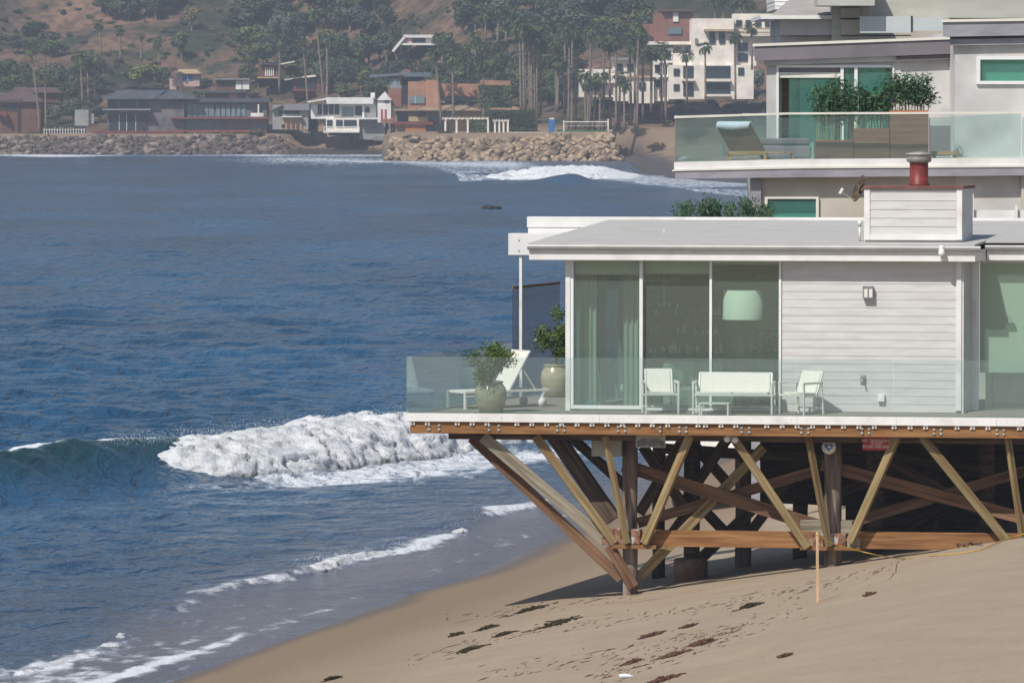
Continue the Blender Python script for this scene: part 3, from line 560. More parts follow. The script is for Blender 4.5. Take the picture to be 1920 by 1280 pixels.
# inside
ins = MB(); ins.box((La(1075, BF) + .1, BF + .2, ZD), (La(2100, BF), 6.3, ZD + .02)); ins.build("floor", M['deckwood'], house)
ins = MB(); ins.box((La(1150, 5.2), 5.6, ZD + .03), (La(1468, 5.2) + 1, 5.7, ztop)); ins.box((La(1490, 2), 1.75, ZD + .03), (La(1490, 2) + .1, 5.5, ztop)); ins.box((La(1830, 2), 4.9, ZD + .03), (La(2100, 2), 5.0, ztop)); ins.build("inner_wall", M['wallin'], house)
lw_ = MB(); sx = La(1063, BF)
for k in range(3):
    b0 = BF + .16 + k * 1.5; b1 = b0 + 1.46; lw_.hexa([(sx + SHR * (b - BF) + q, b, ZD + .05) for q, b in ((0, b0), (.012, b0), (.012, b1), (0, b1))], [(sx + SHR * (b - BF) + q, b, ztop) for q, b in ((0, b0), (.012, b0), (.012, b1), (0, b1))])
lw_.build("side_glazing", M['tintglass'], house)
fs = MB()
for k in range(4): b0 = BF + .1 + k * 1.5; fs.box((sx + SHR * (b0 - BF), b0, ZD + .02), (sx + SHR * (b0 - BF) + .05, b0 + .05, ztop))
fs.build("side_frame", M['whiteclean'], house)
def curtain(x0, x1, b):
    a = La(x0, b); e = La(x1, b); n = int((e - a) / .012); m = MB()
    vs = []
    for i in range(n + 1):
        t = a + (e - a) * i / n; yy = b + .035 * math.sin(i * .75) + .01 * math.sin(i * .23); vs += [(t, yy, ZD + .03), (t, yy, ztop - .1), (t, yy + .004, ZD + .03), (t, yy + .004, ztop - .1)]
    fsx = []
    for i in range(n): k = i * 4; fsx += [(k, k + 4, k + 5, k + 1), (k + 2, k + 3, k + 7, k + 6)]
    m.add(vs, fsx, True); return m.build("curtain", M['curtain'], house)
curtain(1080, 1118, 2.1); curtain(1168, 1200, 2.3); curtain(1120, 1136, 3.8)
# deck
dk = MB()
for i in range(17):
    b0 = .03 + i * .145; dk.hexa([(SHR * b0 * 1.0 + .0, b0, ZD - .035), (13.6, b0, ZD - .035), (13.6, b0 + .138, ZD - .035), (SHR * (b0 + .138), b0 + .138, ZD - .035)], [(SHR * b0, b0, ZD), (13.6, b0, ZD), (13.6, b0 + .138, ZD), (SHR * (b0 + .138), b0 + .138, ZD)])
for i in range(17, 46):
    b0 = .03 + i * .145; e = 3.6 + SHR * b0; dk.hexa([(SHR * b0, b0, ZD - .035), (e, b0, ZD - .035), (e, b0 + .138, ZD - .035), (SHR * (b0 + .138), b0 + .138, ZD - .035)], [(SHR * b0, b0, ZD), (e, b0, ZD), (e, b0 + .138, ZD), (SHR * (b0 + .138), b0 + .138, ZD)])
dk.build("deck_boards", M['deckwood'], house)
df = MB(); df.box((0, -.03, ZD - .145), (1.855, 0, ZD + .012))
xx = 1.858
while xx < 13.5: df.box((xx, -.03, ZD - .145), (min(xx + 1.872, 13.6), 0, ZD + .012)); xx += 1.875
df.hexa([(-.03, -.03, ZD - .145), (-.002, -.03, ZD - .145), (SHR * 6.6, 6.6, ZD - .145), (SHR * 6.6 - .03, 6.6, ZD - .145)], [(-.03, -.03, ZD + .012), (-.002, -.03, ZD + .012), (SHR * 6.6, 6.6, ZD + .012), (SHR * 6.6 - .03, 6.6, ZD + .012)])
dfo = df.build("deck_fascia", M['white'], house, .003)
sc = MB(); xx = .12
while xx < 13: sc.box((xx, -.034, ZD - .07), (xx + .012, -.0301, ZD - .058)); xx += .29
sc.build("screws", M['metal'], dfo)
zb1 = ZD - .15; zb0 = ZD - .375; ax = La(768, 0)
splits = [ax, La(1242, 0) - .004, La(1620, 0), 13.6]
for i in range(3): timber("deck_beam", (splits[i] + .002, .10, (zb0 + zb1) / 2), (splits[i + 1] - .002, .10, (zb0 + zb1) / 2), .14, zb1 - zb0, M['wood_new'], house, .008)
def brk(px):
    a = La(px, 0); o = MB().box((a - .045, -.0, zb1 - .065), (a + .045, .027, zb1 + .012)); q = o.build("bracket", M['white'], house, .003)
    m = MB(); m.tube([(a, -.004, zb1 - .03), (a, -.016, zb1 - .03)], .018, 8); m.tube([(a, -.016, zb1 - .03), (a, -.03, zb1 - .03)], .009, 6); m.build("bolt", M['rust'], q)
for px in (773, 801, 857, 885, 913, 969, 997, 1025, 1053, 1082, 1110, 1138, 1167, 1196, 1223, 1252, 1309, 1323, 1352, 1380, 1438, 1467, 1495, 1524, 1553, 1582, 1611, 1640, 1677, 1707, 1736, 1795, 1824, 1853, 1912): brk(px)
for px in (804, 823, 917, 935, 1045, 1058, 1159, 1172, 1238, 1274, 1287, 1391, 1405, 1503, 1516, 1617, 1630, 1752, 1765, 1870, 1883):
    a = La(px, 0); m = MB()
    for dz in (.075, .155): m.tube([(a, .03, zb1 - dz), (a, .018, zb1 - dz)], .032, 12); m.tube([(a, .018, zb1 - dz), (a, .004, zb1 - dz)], .016, 6)
    m.build("bolt", M['metal'], house)
# joists and deeper beams
ux = La(843, .5)
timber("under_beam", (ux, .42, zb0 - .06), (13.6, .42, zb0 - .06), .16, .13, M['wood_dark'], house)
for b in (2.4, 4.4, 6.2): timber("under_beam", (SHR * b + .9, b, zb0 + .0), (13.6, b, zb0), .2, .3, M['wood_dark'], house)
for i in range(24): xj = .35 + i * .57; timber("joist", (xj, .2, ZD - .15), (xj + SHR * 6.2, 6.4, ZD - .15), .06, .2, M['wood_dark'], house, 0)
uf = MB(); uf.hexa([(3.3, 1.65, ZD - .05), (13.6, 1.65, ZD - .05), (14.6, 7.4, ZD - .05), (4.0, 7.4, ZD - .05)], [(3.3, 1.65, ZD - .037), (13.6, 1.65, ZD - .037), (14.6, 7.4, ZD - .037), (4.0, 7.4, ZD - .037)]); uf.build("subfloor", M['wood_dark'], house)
def T(p, q, w, h, m, nm="brace"):
    return timber(nm, L(*p), L(*q), w, h, M[m], house, .008)
W = P(108)
T((905, 818, .32), (1136, 1014, .78), .15, .23, 'wood_grey')
T((1003, 816, .30), (1152, 1018, .70), .12, .17, 'wood_tan')
T((884, 820, .50), (1165, 1084, 1.0), .13, .20, 'wood_mid')
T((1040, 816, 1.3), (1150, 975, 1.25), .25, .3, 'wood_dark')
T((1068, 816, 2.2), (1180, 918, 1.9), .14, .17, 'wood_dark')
T((1134, 816, .28), (1176, 1018, .60), .09, .11, 'wood_tan')
T((1294, 816, .30), (1208, 1018, .62), .11, .15, 'wood_tan')
T((1372, 816, .30), (1514, 1026, .62), .11, .16, 'wood_tan')
T((1515, 816, .28), (1554, 1024, .58), .09, .11, 'wood_tan')
T((1682, 818, .30), (1594, 1016, .62), .11, .15, 'wood_tan')
T((1728, 818, .30), (1888, 1014, .60), .12, .17, 'wood_tan')
T((1889, 818, .28), (1918, 1014, .58), .09, .11, 'wood_tan')
T((2060, 818, .30), (1950, 1014, .60), .11, .15, 'wood_tan')
T((1214, 1008, .86), (1536, 1012, .86), .14, .31, 'wood_new', "tie_beam")
T((1600, 1012, .86), (1962, 1016, .86), .14, .32, 'wood_new', "tie_beam")
T((1168, 872, 1.3), (1536, 986, 1.3), .08, .25, 'wood_mid')
T((1540, 870, 1.3), (1930, 974, 1.3), .08, .24, 'wood_mid')
T((1930, 880, 1.45), (1612, 974, 1.45), .08, .20, 'wood_mid')
T((1523, 884, 1.5), (1196, 980, 1.5), .08, .20, 'wood_mid')
T((1432, 838, 1.7), (1200, 1080, 1.2), .10, .19, 'wood_tan')
T((1142, 1022, .72), (1188, 1100, .82), .07, .21, 'wood_mid')
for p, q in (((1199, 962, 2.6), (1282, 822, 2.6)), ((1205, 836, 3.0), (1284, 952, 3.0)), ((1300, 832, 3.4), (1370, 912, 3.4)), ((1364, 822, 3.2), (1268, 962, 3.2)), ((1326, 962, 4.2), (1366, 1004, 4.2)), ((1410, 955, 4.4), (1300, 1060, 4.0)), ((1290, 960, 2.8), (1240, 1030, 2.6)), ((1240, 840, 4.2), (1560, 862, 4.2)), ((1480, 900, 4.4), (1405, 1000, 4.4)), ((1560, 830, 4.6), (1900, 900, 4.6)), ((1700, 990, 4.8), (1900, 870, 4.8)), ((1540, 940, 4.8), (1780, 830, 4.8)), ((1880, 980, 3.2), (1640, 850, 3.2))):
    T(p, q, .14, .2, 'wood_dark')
# piles
def pile(px, yt, yb, b, r, m='pile', nm="pile"):
    p = L(px, yb, b); q = L(px, yt, b); n = 7; mb = MB()
    gz = float(Zbeach(toW(p).x, toW(p).y)) if yb < 1200 else p.z
    z0 = min(p.z, gz) - .5
    mb.tube([(p.x + random.uniform(-.008, .008), b, z0 + (q.z - z0) * i / n) for i in range(n + 1)], [r * random.uniform(.95, 1.05) for i in range(n + 1)], 14)
    return mb.build(nm, M[m], house)
pile(1181, 812, 1118, 1.05, .145); pile(1561, 812, 1076, 1.05, .165); pile(1945, 812, 1060, 1.05, .16)
pile(1297, 815, 1085, 3.3, .16, 'wood_dark'); pile(1393, 815, 1062, 5.2, .16, 'pile'); pile(1640, 815, 1050, 3.3, .17, 'wood_dark'); pile(1745, 815, 1045, 5.0, .18, 'wood_dark'); pile(1850, 815, 1040, 3.2, .16, 'wood_dark'); pile(1500, 815, 1060, 5.6, .15, 'wood_dark'); pile(1235, 815, 1052, 5.6, .13, 'wood_dark')
p = L(1295, 1088, 3.3); cf = MB(); cf.lathe((p.x, 3.3, p.z - .6), [(.33, 0), (.34, .3), (.33, .62), (.34, .95), (.32, 1.03), (.2, 1.05)], 18); cf.build("pile_footing", M['concrete'], house)
for x0, x1, y0, y1, b, m in ((1128, 1150, 992, 1020, .66, 'rust'), (1150, 1172, 990, 1023, .70, 'rust'), (1182, 1200, 992, 1020, .66, 'rust'), (1196, 1224, 998, 1023, .74, 'wood_new'), (1516, 1544, 1000, 1024, .70, 'rust'), (1556, 1586, 1000, 1026, .72, 'rust'), (1588, 1612, 1006, 1028, .74, 'wood_grey')):
    part("connector_block", M[m], None, .012, (x0, y0, x1, y1, b, .16))
part("ledger", M['wood_new'], None, .006, (1146, 1022, 1230, 1028, .64, .4)); part("ledger", M['wood_new'], None, .006, (1500, 1026, 1612, 1031, .64, .4))
part("cross_block", M['wood_grey'], None, .01, (1500, 976, 1598, 1000, 1.0, .2))
bw = MB(); p = L(1425, 942, 7.6); q = L(2100, 815, 7.6); bw.hexa([(p.x, 7.6, p.z), (q.x, 7.6, p.z - .2), (q.x, 7.9, p.z - .2), (p.x, 7.9, p.z)], [(p.x, 7.6, q.z + .1), (q.x, 7.6, q.z + .1), (q.x, 7.9, q.z + .1), (p.x, 7.9, q.z + .1)])
p = L(1585, 1100, 7.5); bw.box((p.x, 7.5, p.z), (q.x, 7.58, q.z + .1)); bw.build("bulkhead", M['wood_dark'], house)
# the things fixed to the wall and hung under the deck
def rp(o): o.parent = house; return o
wlm = MB(); p = L(1628, 547, BF); wlm.box((p.x - .10, BF - .09, p.z - .10), (p.x - .08, BF + .02, p.z + .10)); wlm.box((p.x + .08, BF - .09, p.z - .10), (p.x + .10, BF + .02, p.z + .10)); wlm.box((p.x - .10, BF - .1, p.z + .09), (p.x + .1, BF + .02, p.z + .11)); wlm.box((p.x - .1, BF - .1, p.z - .12), (p.x + .1, BF + .02, p.z - .10)); wlm.box((p.x - .01, BF - .1, p.z - .1), (p.x + .01, BF - .085, p.z + .09)); lo = wlm.build("wall_lamp", M['greytrim'], house)
MB().box((p.x - .078, BF - .075, p.z - .098), (p.x + .078, BF + .01, p.z + .088)).build("lamp_glass", M['cream'], lo)
p = L(1618, 711, BF); fm = MB(); fm.box((p.x - .05, BF - .0, p.z - .08), (p.x + .05, BF + .02, p.z + .08)); fm.tube([(p.x, BF, p.z), (p.x, BF - .08, p.z), (p.x + .01, BF - .1, p.z - .06)], .018, 8); fm.tube([(p.x - .035, BF - .05, p.z + .05), (p.x + .035, BF - .05, p.z + .05)], .014, 8); fm.build("faucet", M['metal'], house)
part("outlet_box", M['whiteclean'], None, .01, (1645, 739, 1658, 753, BF - .05, .07))
# chimney
chx = MB(); c0 = L(1631, 441, 1.75); c1 = L(1793, 354, 1.75); z = c0.z; hb = .12; a0 = c0.x; a1 = c1.x
while z < c1.z: z2 = min(z + .165, c1.z); chx.prism([(a0, 1.9, z), (a0, 1.75 - .010, z), (a0, 1.75, z2), (a0, 1.9, z2)], (a1 - a0, 0, 0)); z += .165
ch = chx.build("chimney", M['siding'], house)
zc0 = L(1700, 448, 1.72).z - .12; cx0 = La(1620, 1.72); cx1 = La(1804, 1.72); tz = c1.z
m = MB(); pbox(m, 1620, 354, 1631, 450, 1.72, .05); pbox(m, 1793, 354, 1804, 450, 1.72, .05); pbox(m, 1631, 441, 1793, 450, 1.722, .05); m.build("trim", M['white'], ch, .003)
m = MB(); sbox(m, cx0, cx1, 1.78, 2.58, zc0, tz); m.build("chimney_core", M['siding'], ch)
m = MB(); sbox(m, cx0 - .02, cx1 + .02, 1.69, 2.62, tz, tz + .055); m.build("flashing", M['redflash'], ch, .004)
p = L(1723, 347, 2.1); zt = tz + .055; m = MB(); m.lathe((p.x, 2.1, zt), [(.20, 0), (.21, .03), (.178, .05), (.178, .42), (.18, .44)], 26); fl = m.build("flue", M['red'], ch)
m = MB(); m.lathe((p.x, 2.1, zt + .43), [(.17, 0), (.235, .03), (.24, .10), (.235, .15), (.26, .155), (.26, .18), (.1, .21), (.02, .22)], 26); m.build("cowl", M['metal'], fl)
p = L(1612, 447, 1.9); m = MB(); m.tube([(p.x, 1.9, p.z - .05), (p.x, 1.9, p.z + .24)], .022, 10); m.tube([(p.x, 1.9, p.z + .24), (p.x, 1.9, p.z + .34)], .04, 10); m.build("vent_pipe", M['cream'], house)
# railing: glass panes
yr = L(900, 669, .03).z
xs_ = [La(px, 0) for px in (761, 941, 1124, 1308, 1492, 1676, 1861, 2044)]
for i in range(7): MB().box((xs_[i] + .004, .012, ZD - .02), (xs_[i + 1] - .004, .026, yr)).build("rail_pane", M['railglass'], house)
def skp(b, sgn=0): return (SHR * b + .012, b)
for b0, b1, zt in ((.03, 3.25, yr), (3.27, 6.3, yr), (6.36, 9.4, L(980, 541, 6.6).z)):
    m = MB(); (xa_, ya_), (xb_, yb_) = skp(b0), skp(b1)
    m.hexa([(xa_, ya_, ZD - .02), (xa_ + .014, ya_, ZD - .02), (xb_ + .014, yb_, ZD - .02), (xb_, yb_, ZD - .02)], [(xa_, ya_, zt), (xa_ + .014, ya_, zt), (xb_ + .014, yb_, zt), (xb_, yb_, zt)])
    if zt == yr: m.build("rail_pane", M['railside'], house)
    else:
        o = m.build("windscreen", M['tintglass'], house); MB().hexa([(xa_ - .01, ya_, zt), (xa_ + .024, ya_, zt), (xb_ + .024, yb_, zt), (xb_ - .01, yb_, zt)], [(xa_ - .01, ya_, zt + .05), (xa_ + .024, ya_, zt + .05), (xb_ + .024, yb_, zt + .05), (xb_ - .01, yb_, zt + .05)]).build("cap_rail", M['wood_mid'], o)

# ---------------------------------------------------------------- things on and under the deck
def W1(v, rz=0): return toW(v), -TH + rz
def leaves(n, R_, size, hz=1.0, seed=1, droop=.3, shape='sphere', long=1.0, core=.25):
    rr = random.Random(seed); m = MB()
    lobes = [(rr.gauss(0, .42) * R_, rr.gauss(0, .42) * R_, rr.gauss(0, .42) * R_ * hz) for _ in range(15)]
    for i in range(n):
        l = lobes[rr.randrange(15)]; v = Vector((rr.gauss(0, 1), rr.gauss(0, 1), rr.gauss(0, 1))).normalized() * R_ * .42 * (rr.random() ** .45)
        c = Vector((l[0] + v.x, l[1] + v.y, l[2] + v.z * hz)); a = Vector((rr.gauss(0, 1), rr.gauss(0, 1), rr.gauss(-droop, .7))).normalized(); b_ = a.cross(Vector((rr.gauss(0, 1), rr.gauss(0, 1), rr.gauss(0, 1)))).normalized()
        s_ = size * rr.uniform(.6, 1.3); a = a * s_ * long; b_ = b_ * s_ * .42
        m.add([c - a, c - a * .1 + b_, c + a, c - a * .1 - b_], [(0, 1, 2, 3)])
    return m
def potted(px, pb, w_, hp, hf, rf, label, seed, b):
    v = L(px, pb, b); v.z = ZD; loc, rz = W1(v)
    t = thing("potted_shrub", label, "potted plant", loc, rz, "potted citrus shrubs on the deck")
    r = w_ / 2
    m = MB(); m.lathe((0, 0, 0), [(r * .62, 0), (r * .70, .01), (r * .86, hp * .22), (r * .99, hp * .48), (r, hp * .60), (r * .93, hp * .78), (r * .76, hp * .90), (r * .72, hp * .94), (r * .80, hp * .96), (r * .80, hp * .99), (r * .74, hp), (r * .68, hp * .97), (r * .66, hp * .90)], 40); pt = m.build("pot", M['pot'], t)
    MB().lathe((0, 0, hp * .88), [(r * .66, 0), (.01, .015)], 20).build("soil", M['soil'], t)
    m = MB(); rr = random.Random(seed)
    for i in range(9):
        a_ = rr.random() * 6.28; q = rr.uniform(.4, 1) * rf * .8; m.tube([(0, 0, hp * .88), (.3 * q * math.cos(a_), .3 * q * math.sin(a_), hp + hf * .3), (q * math.cos(a_), q * math.sin(a_), hp + hf * rr.uniform(.5, .95))], [.014, .01, .004], 6)
    m.build("stem", M['branch'], t)
    lf = leaves(2700, rf * 1.06, .036, 1.05, seed, .2); o = lf.build("foliage", M['leaf'], t); o.location = (0, 0, hp + hf * .53); return t
potted(920, 770, .62, .60, .82, .42, "grey-green glazed pot with bushy citrus shrub in front of the sun lounger", 3, .62)
v_ = LZ(1041, 744); potted(1041, 744, .60, .66, .80, .40, "tan glazed pot with a citrus shrub farther back, behind the raised back of the lounger", 8, v_.y)
def bar(m, p, q, r=.017): m.beam(p, q, r * 2, r * 2)
def armchair(loc, rz, wd, label, cat, name, group, zb=.82):
    t = thing(name, label, cat, loc, rz, group); w2 = wd / 2; m = MB()
    for s in (-1, 1):
        bar(m, (s * w2, -.28, 0), (s * w2, -.28, .60)); bar(m, (s * w2, .30, 0), (s * w2, .24, .60)); bar(m, (s * w2, -.30, .60), (s * w2, .27, .60), .02); bar(m, (s * w2, -.26, .36), (s * w2, .22, .34))
        bar(m, (s * (w2 - .06), .17, .36), (s * (w2 - .06), .36, zb))
    bar(m, (-w2, -.27, .37), (w2, -.27, .37)); bar(m, (-w2, .25, .34), (w2, .25, .34)); bar(m, (-(w2 - .06), .36, zb), (w2 - .06, .36, zb)); bar(m, (-w2, .24, .12), (w2, .24, .12), .012)
    m.build("frame", M['frame_w'], t, .003)
    for i in range(2 if wd > 1 else 1):
        n = 2 if wd > 1 else 1; x0 = -w2 + .07 + i * (2 * w2 - .14) / n; x1 = x0 + (2 * w2 - .14) / n - .012
        m = MB(); m.hexa([(x0, -.25, .385), (x1, -.25, .385), (x1, .19, .37), (x0, .19, .37)], [(x0, -.25, .43), (x1, -.25, .43), (x1, .19, .415), (x0, .19, .415)]); m.build("seat", M['sling'], t, .012)
    m = MB(); m.hexa([(-w2 + .085, .15, .40), (w2 - .085, .15, .40), (w2 - .085, .175, .40), (-w2 + .085, .175, .40)], [(-w2 + .085, .335, zb - .01), (w2 - .085, .335, zb - .01), (w2 - .085, .36, zb - .01), (-w2 + .085, .36, zb - .01)]); m.build("backrest", M['sling'], t, .006)
    return t
CB = .82
def onD(px, b): v = L(px, 770, b); v.z = ZD; return v
l_, r_ = W1(onD(1238, CB), R(14)); armchair(l_, r_, .62, "white sling armchair between the lounger and the two-seat bench", "armchair", "garden_armchair", "white sling armchairs on the deck")
l_, r_ = W1(onD(1376, CB)); armchair(l_, r_, 1.50, "long white sling bench for two behind the low white table", "bench", "garden_bench", None, .76)
l_, r_ = W1(onD(1502, CB), R(-34)); armchair(l_, r_, .60, "white sling armchair turned sideways against the pale siding wall", "armchair", "garden_armchair", "white sling armchairs on the deck", .80)
l_, r_ = W1(onD(1340, .33)); t = thing("low_table", "low white metal table in front of the two-seat bench", "table", l_, r_)
m = MB(); m.box((-.29, -.2, .215), (.29, .2, .235)); m.build("table_top", M['frame_w'], t, .004)
for sx_ in (-1, 1):
    for sy in (-1, 1): MB().box((sx_ * .27 - .015, sy * .18 - .015, 0), (sx_ * .27 + .015, sy * .18 + .015, .214)).build("leg", M['frame_w'], t)
# lounger: foot at (868,768), head toward (1048,762)
f0 = LZ(872, 767.5); f1 = LZ(1050, 761.5); vec = f1 - f0; LL = 1.98; ang = math.atan2(vec.y, vec.x)
def lounger(loc, rz, label, group, back=58, cushion=True):
    t = thing("sun_lounger", label, "sun lounger", loc, rz, group); m = MB()
    for s in (0, .64):
        bar(m, (0, s, .33), (1.90, s, .33), .022); bar(m, (0, s, .25), (1.0, s, .25), .012)
    for x_ in (0, 1.90): bar(m, (x_, 0, .33), (x_, .64, .33), .022)
    m.build("frame", M['frame_w'], t, .004)
    for s in (0, .64): m = MB(); bar(m, (0, s, 0), (0, s, .33), .022); m.build("leg", M['frame_w'], t, .003)
    for s in (0, .64): m = MB(); bar(m, (1.72, s, .12), (1.80, s, .33), .02); m.build("leg", M['frame_w'], t, .003)
    for s in (-.03, .67):
        m = MB(); m.tube([(1.74, s - .02, .09), (1.74, s + .02, .09)], .09, 20); m.build("wheel", M['whiteclean'], t)
    m = MB(); m.hexa([(.03, .03, .335), (1.02, .03, .335), (1.02, .61, .335), (.03, .61, .335)], [(.03, .03, .355), (1.02, .03, .355), (1.02, .61, .355), (.03, .61, .355)]); m.build("seat_sling", M['sling'], t, .006)
    ca, sa = math.cos(R(back)), math.sin(R(back)); Lb = .86
    m = MB(); m.hexa([(1.0, .03, .35), (1.0 + .02 * sa, .03, .35 - .02 * ca), (1.0 + .02 * sa, .61, .35 - .02 * ca), (1.0, .61, .35)], [(1.0 + Lb * ca, .03, .35 + Lb * sa), (1.02 + Lb * ca, .03, .34 + Lb * sa), (1.02 + Lb * ca, .61, .34 + Lb * sa), (1.0 + Lb * ca, .61, .35 + Lb * sa)]); m.build("backrest", M['sling'], t, .005)
    m = MB()
    for s in (.01, .63): bar(m, (1.0, s, .34), (1.01 + (Lb + .02) * ca, s, .35 + (Lb + .02) * sa), .017)
    bar(m, (1.01 + Lb * ca, .01, .355 + Lb * sa), (1.01 + Lb * ca, .63, .355 + Lb * sa), .017); bar(m, (1.03 + .6 * Lb * ca, .03, .34 + .6 * Lb * sa), (1.62, .03, .33), .011); bar(m, (1.03 + .6 * Lb * ca, .61, .34 + .6 * Lb * sa), (1.62, .61, .33), .011)
    m.build("back_frame", M['frame_w'], t, .003); return t
lounger(toW(f0), -TH + ang, "white sling sun lounger behind the glazed pot, its back raised to the right", "sun loungers on the seaward deck")
# inside the room
v = L(1393, 700, 2.04); v.z = ZD + .02; l_, r_ = W1(v)
t = thing("floor_lamp", "floor lamp with broad white drum shade and dark base behind the window", "lamp", l_, r_)
m = MB(); m.lathe((0, 0, 0), [(.16, 0), (.15, .03), (.13, .3), (.10, .9), (.11, 1.3), (.03, 1.4), (.015, 1.45), (.02, 1.75)], 18); m.build("lamp_base", M['dark'], t)
z0 = L(1393, 600, 2.15).z - ZD; z1 = L(1393, 545, 2.15).z - ZD; m = MB(); m.lathe((0, 0, 0), [(.395, z0), (.375, z1), (.37, z1), (.39, z0)], 36); m.build("lamp_shade", M['shade'], t)
t = thing("wirework", "thin white chandelier hanging behind the middle window", "wirework", toW(L(1245, 526, 3.6)), -TH)  # white wires added to stand in for thin reflections in the glass
rr = random.Random(4); m = MB(); m.tube([(0, 0, -.5), (0, 0, 1.0)], .010, 6)
for k in range(7):
    a_ = rr.random() * 6.28; z_ = rr.choice((0, -.02, -.46, -.5, .03)); l2 = rr.uniform(.2, .55); m.tube([(-l2 * math.cos(a_), -l2 * math.sin(a_), z_), (l2 * math.cos(a_), l2 * math.sin(a_), z_ + rr.uniform(-.03, .03))], .009, 6)
m.build("wire_arms", M['whiteclean'], t)
m = MB()
for k in range(14): x_, y_, z_ = rr.uniform(-.45, .45), rr.uniform(-.3, .3), rr.choice((0, -.48, -.02)); m.lathe((x_, y_, z_), [(.004, -.02), (.02, -.01), (.022, .015), (.004, .03)], 8)
m.build("glint_beads", M['whiteclean'], t)
t = thing("wall_shelves", "open shelves with white edges at the right edge of the middle room", "shelves", toW(L(1445, 700, 4.2)), -TH); m = MB()
for y_ in (519, 578, 617, 657): z_ = L(1445, y_, 4.2).z - L(1445, 700, 4.2).z; m.box((-.26, 0, z_), (.26, .25, z_ + .02))
m.build("shelf_boards", M['whiteclean'], t); MB().box((-.26, .251, -.6), (.26, .27, 2.0)).build("back_panel", M['wallin'], t)
v = L(1187, 768, 2.6); v.z = ZD + .02; l_, r_ = W1(v); t = thing("folding_stool", "cross-legged stool with pale cushion inside the left window", "stool", l_, r_)
m = MB(); bar(m, (-.2, -.15, 0), (.2, -.15, .3), .012); bar(m, (.2, -.15, 0), (-.2, -.15, .3), .012); bar(m, (-.2, .15, 0), (.2, .15, .3), .012); bar(m, (.2, .15, 0), (-.2, .15, .3), .012); m.build("legs", M['frame_w'], t)
MB().box((-.23, -.2, .3), (.23, .2, .44)).build("cushion", M['blind'], t, .03)
v = L(1310, 768, 3.0); v.z = ZD + .02; l_, r_ = W1(v); t = thing("sofa", "pale sofa with a cushion inside the middle window behind the armchair", "sofa", l_, r_ + .5)
MB().box((-.6, -.4, 0), (.6, .4, .38)).build("seat", M['curtain'], t, .05); MB().box((-.6, .25, .385), (.6, .45, .85)).build("backrest", M['curtain'], t, .05)
v = L(1102, 742, 2.2); v.z = ZD + .02; l_, r_ = W1(v); m = MB(); m.box((-.2, -.2, .0), (.2, .2, .07)); m.box((-.18, -.2, .072), (.15, .18, .13)); o = m.build("folded_towels", M['blue'], None, .02); o.location = l_; o.rotation_euler = (0, 0, r_); tag(o, "blue folded towels on the floor inside the left window", "towels")
v = L(1113, 700, 5.4); m = MB(); m.box((-.25, 0, 0), (.25, .04, .36)); o = m.build("view", M['blue'], None, .005); o.location = toW(L(1136, 541, 4.6)); o.rotation_euler = (0, 0, -TH); tag(o, "small pale blue picture of the sea, put in as a panel behind the left window", "view")  # blue panel added for the sea glimpsed through the side glass
t = thing("kitchen_shelving", "tall dark shelving with pale bottles and jars deep inside behind the middle windows", "shelving", toW(L(1265, 770, 5.2)), -TH); rr = random.Random(31)
m = MB(); m.box((-1.0, .2, .03), (1.0, .24, 2.4))
for k in range(6): m.box((-1.0, -.05, .35 + k * .38), (1.0, .199, .38 + k * .38))
for k in range(4): m.box((-1.0 + k * .655, -.05, .05), (-.965 + k * .655, .198, 2.4))
m.build("shelf_frame", M['wood_mid'], t); m = MB()
for k in range(60): x_ = rr.uniform(-.95, .93); z_ = .381 + .38 * rr.randrange(5); h_ = rr.uniform(.08, .24); r_ = rr.uniform(.02, .045); m.lathe((x_, .06, z_), [(r_, 0), (r_, h_ * .6), (r_ * .4, h_ * .8), (r_ * .4, h_)], 8)
tag(m.build("bottles", M['whiteclean'], t), kind=None)
t = thing("dining_table", "pale round dining table inside behind the bench", "table", toW(L(1395, 770, 4.0)), -TH); m = MB(); m.lathe((0, 0, 0), [(.25, .03), (.05, .06), (.05, .70), (.6, .72), (.6, .75), (.01, .752)], 28); m.build("table_body", M['whiteclean'], t)
t = thing("dark_cabinet", "dark low cabinet with a plant inside at the right of the lamp", "cabinet", toW(L(1440, 770, 3.4)), -TH); MB().box((-.3, 0, .03), (.3, .4, .8)).build("body", M['wood_dark'], t, .01); o = leaves(500, .3, .05, 1.2, 5).build("plant", M['bamboo'], t); o.location = (0, .2, 1.15)
# under the deck
def text(txt, size, mtl, parent, loc, name="lettering"):
    c = bpy.data.curves.new("t", 'FONT'); c.body = txt; c.size = size; c.align_x = 'CENTER'; c.align_y = 'CENTER'; c.extrude = .002; c.space_line = .82; c.offset = .0015
    o = bpy.data.objects.new("t", c); COL.objects.link(o); dg = bpy.context.evaluated_depsgraph_get(); me = bpy.data.meshes.new_from_object(o.evaluated_get(dg)); bpy.data.objects.remove(o)
    me.materials.clear(); me.materials.append(mtl); return newobj(name, me, parent, loc, (R(90), 0, 0))
def board(x0, y0, x1, y1, b, m, name, label, cat, th=.01):
    p = L(x0, y1, b); q = L(x1, y0, b); c_ = (p + q) / 2; t = thing(name, label, cat, toW(c_), -TH); w_, h_ = (q.x - p.x) / 2, (q.z - p.z) / 2
    MB().box((-w_, 0, -h_), (w_, th, h_)).build("board", M[m], t, .003); return t, w_, h_
t, w_, h_ = board(1192, 800, 1248, 838.5, .30, 'signgrey', "notice_sign", "faded grey notice board with four lines of dark text under the deck beam", "sign")
text("RIGHT TO PASS BY\nPERMISSION AND SUBJECT\nTO CONTROL OF OWNER\nSECTION 1008 CIVIL CODE", .044, M['signtext'], t, (0, -.004, -.105))
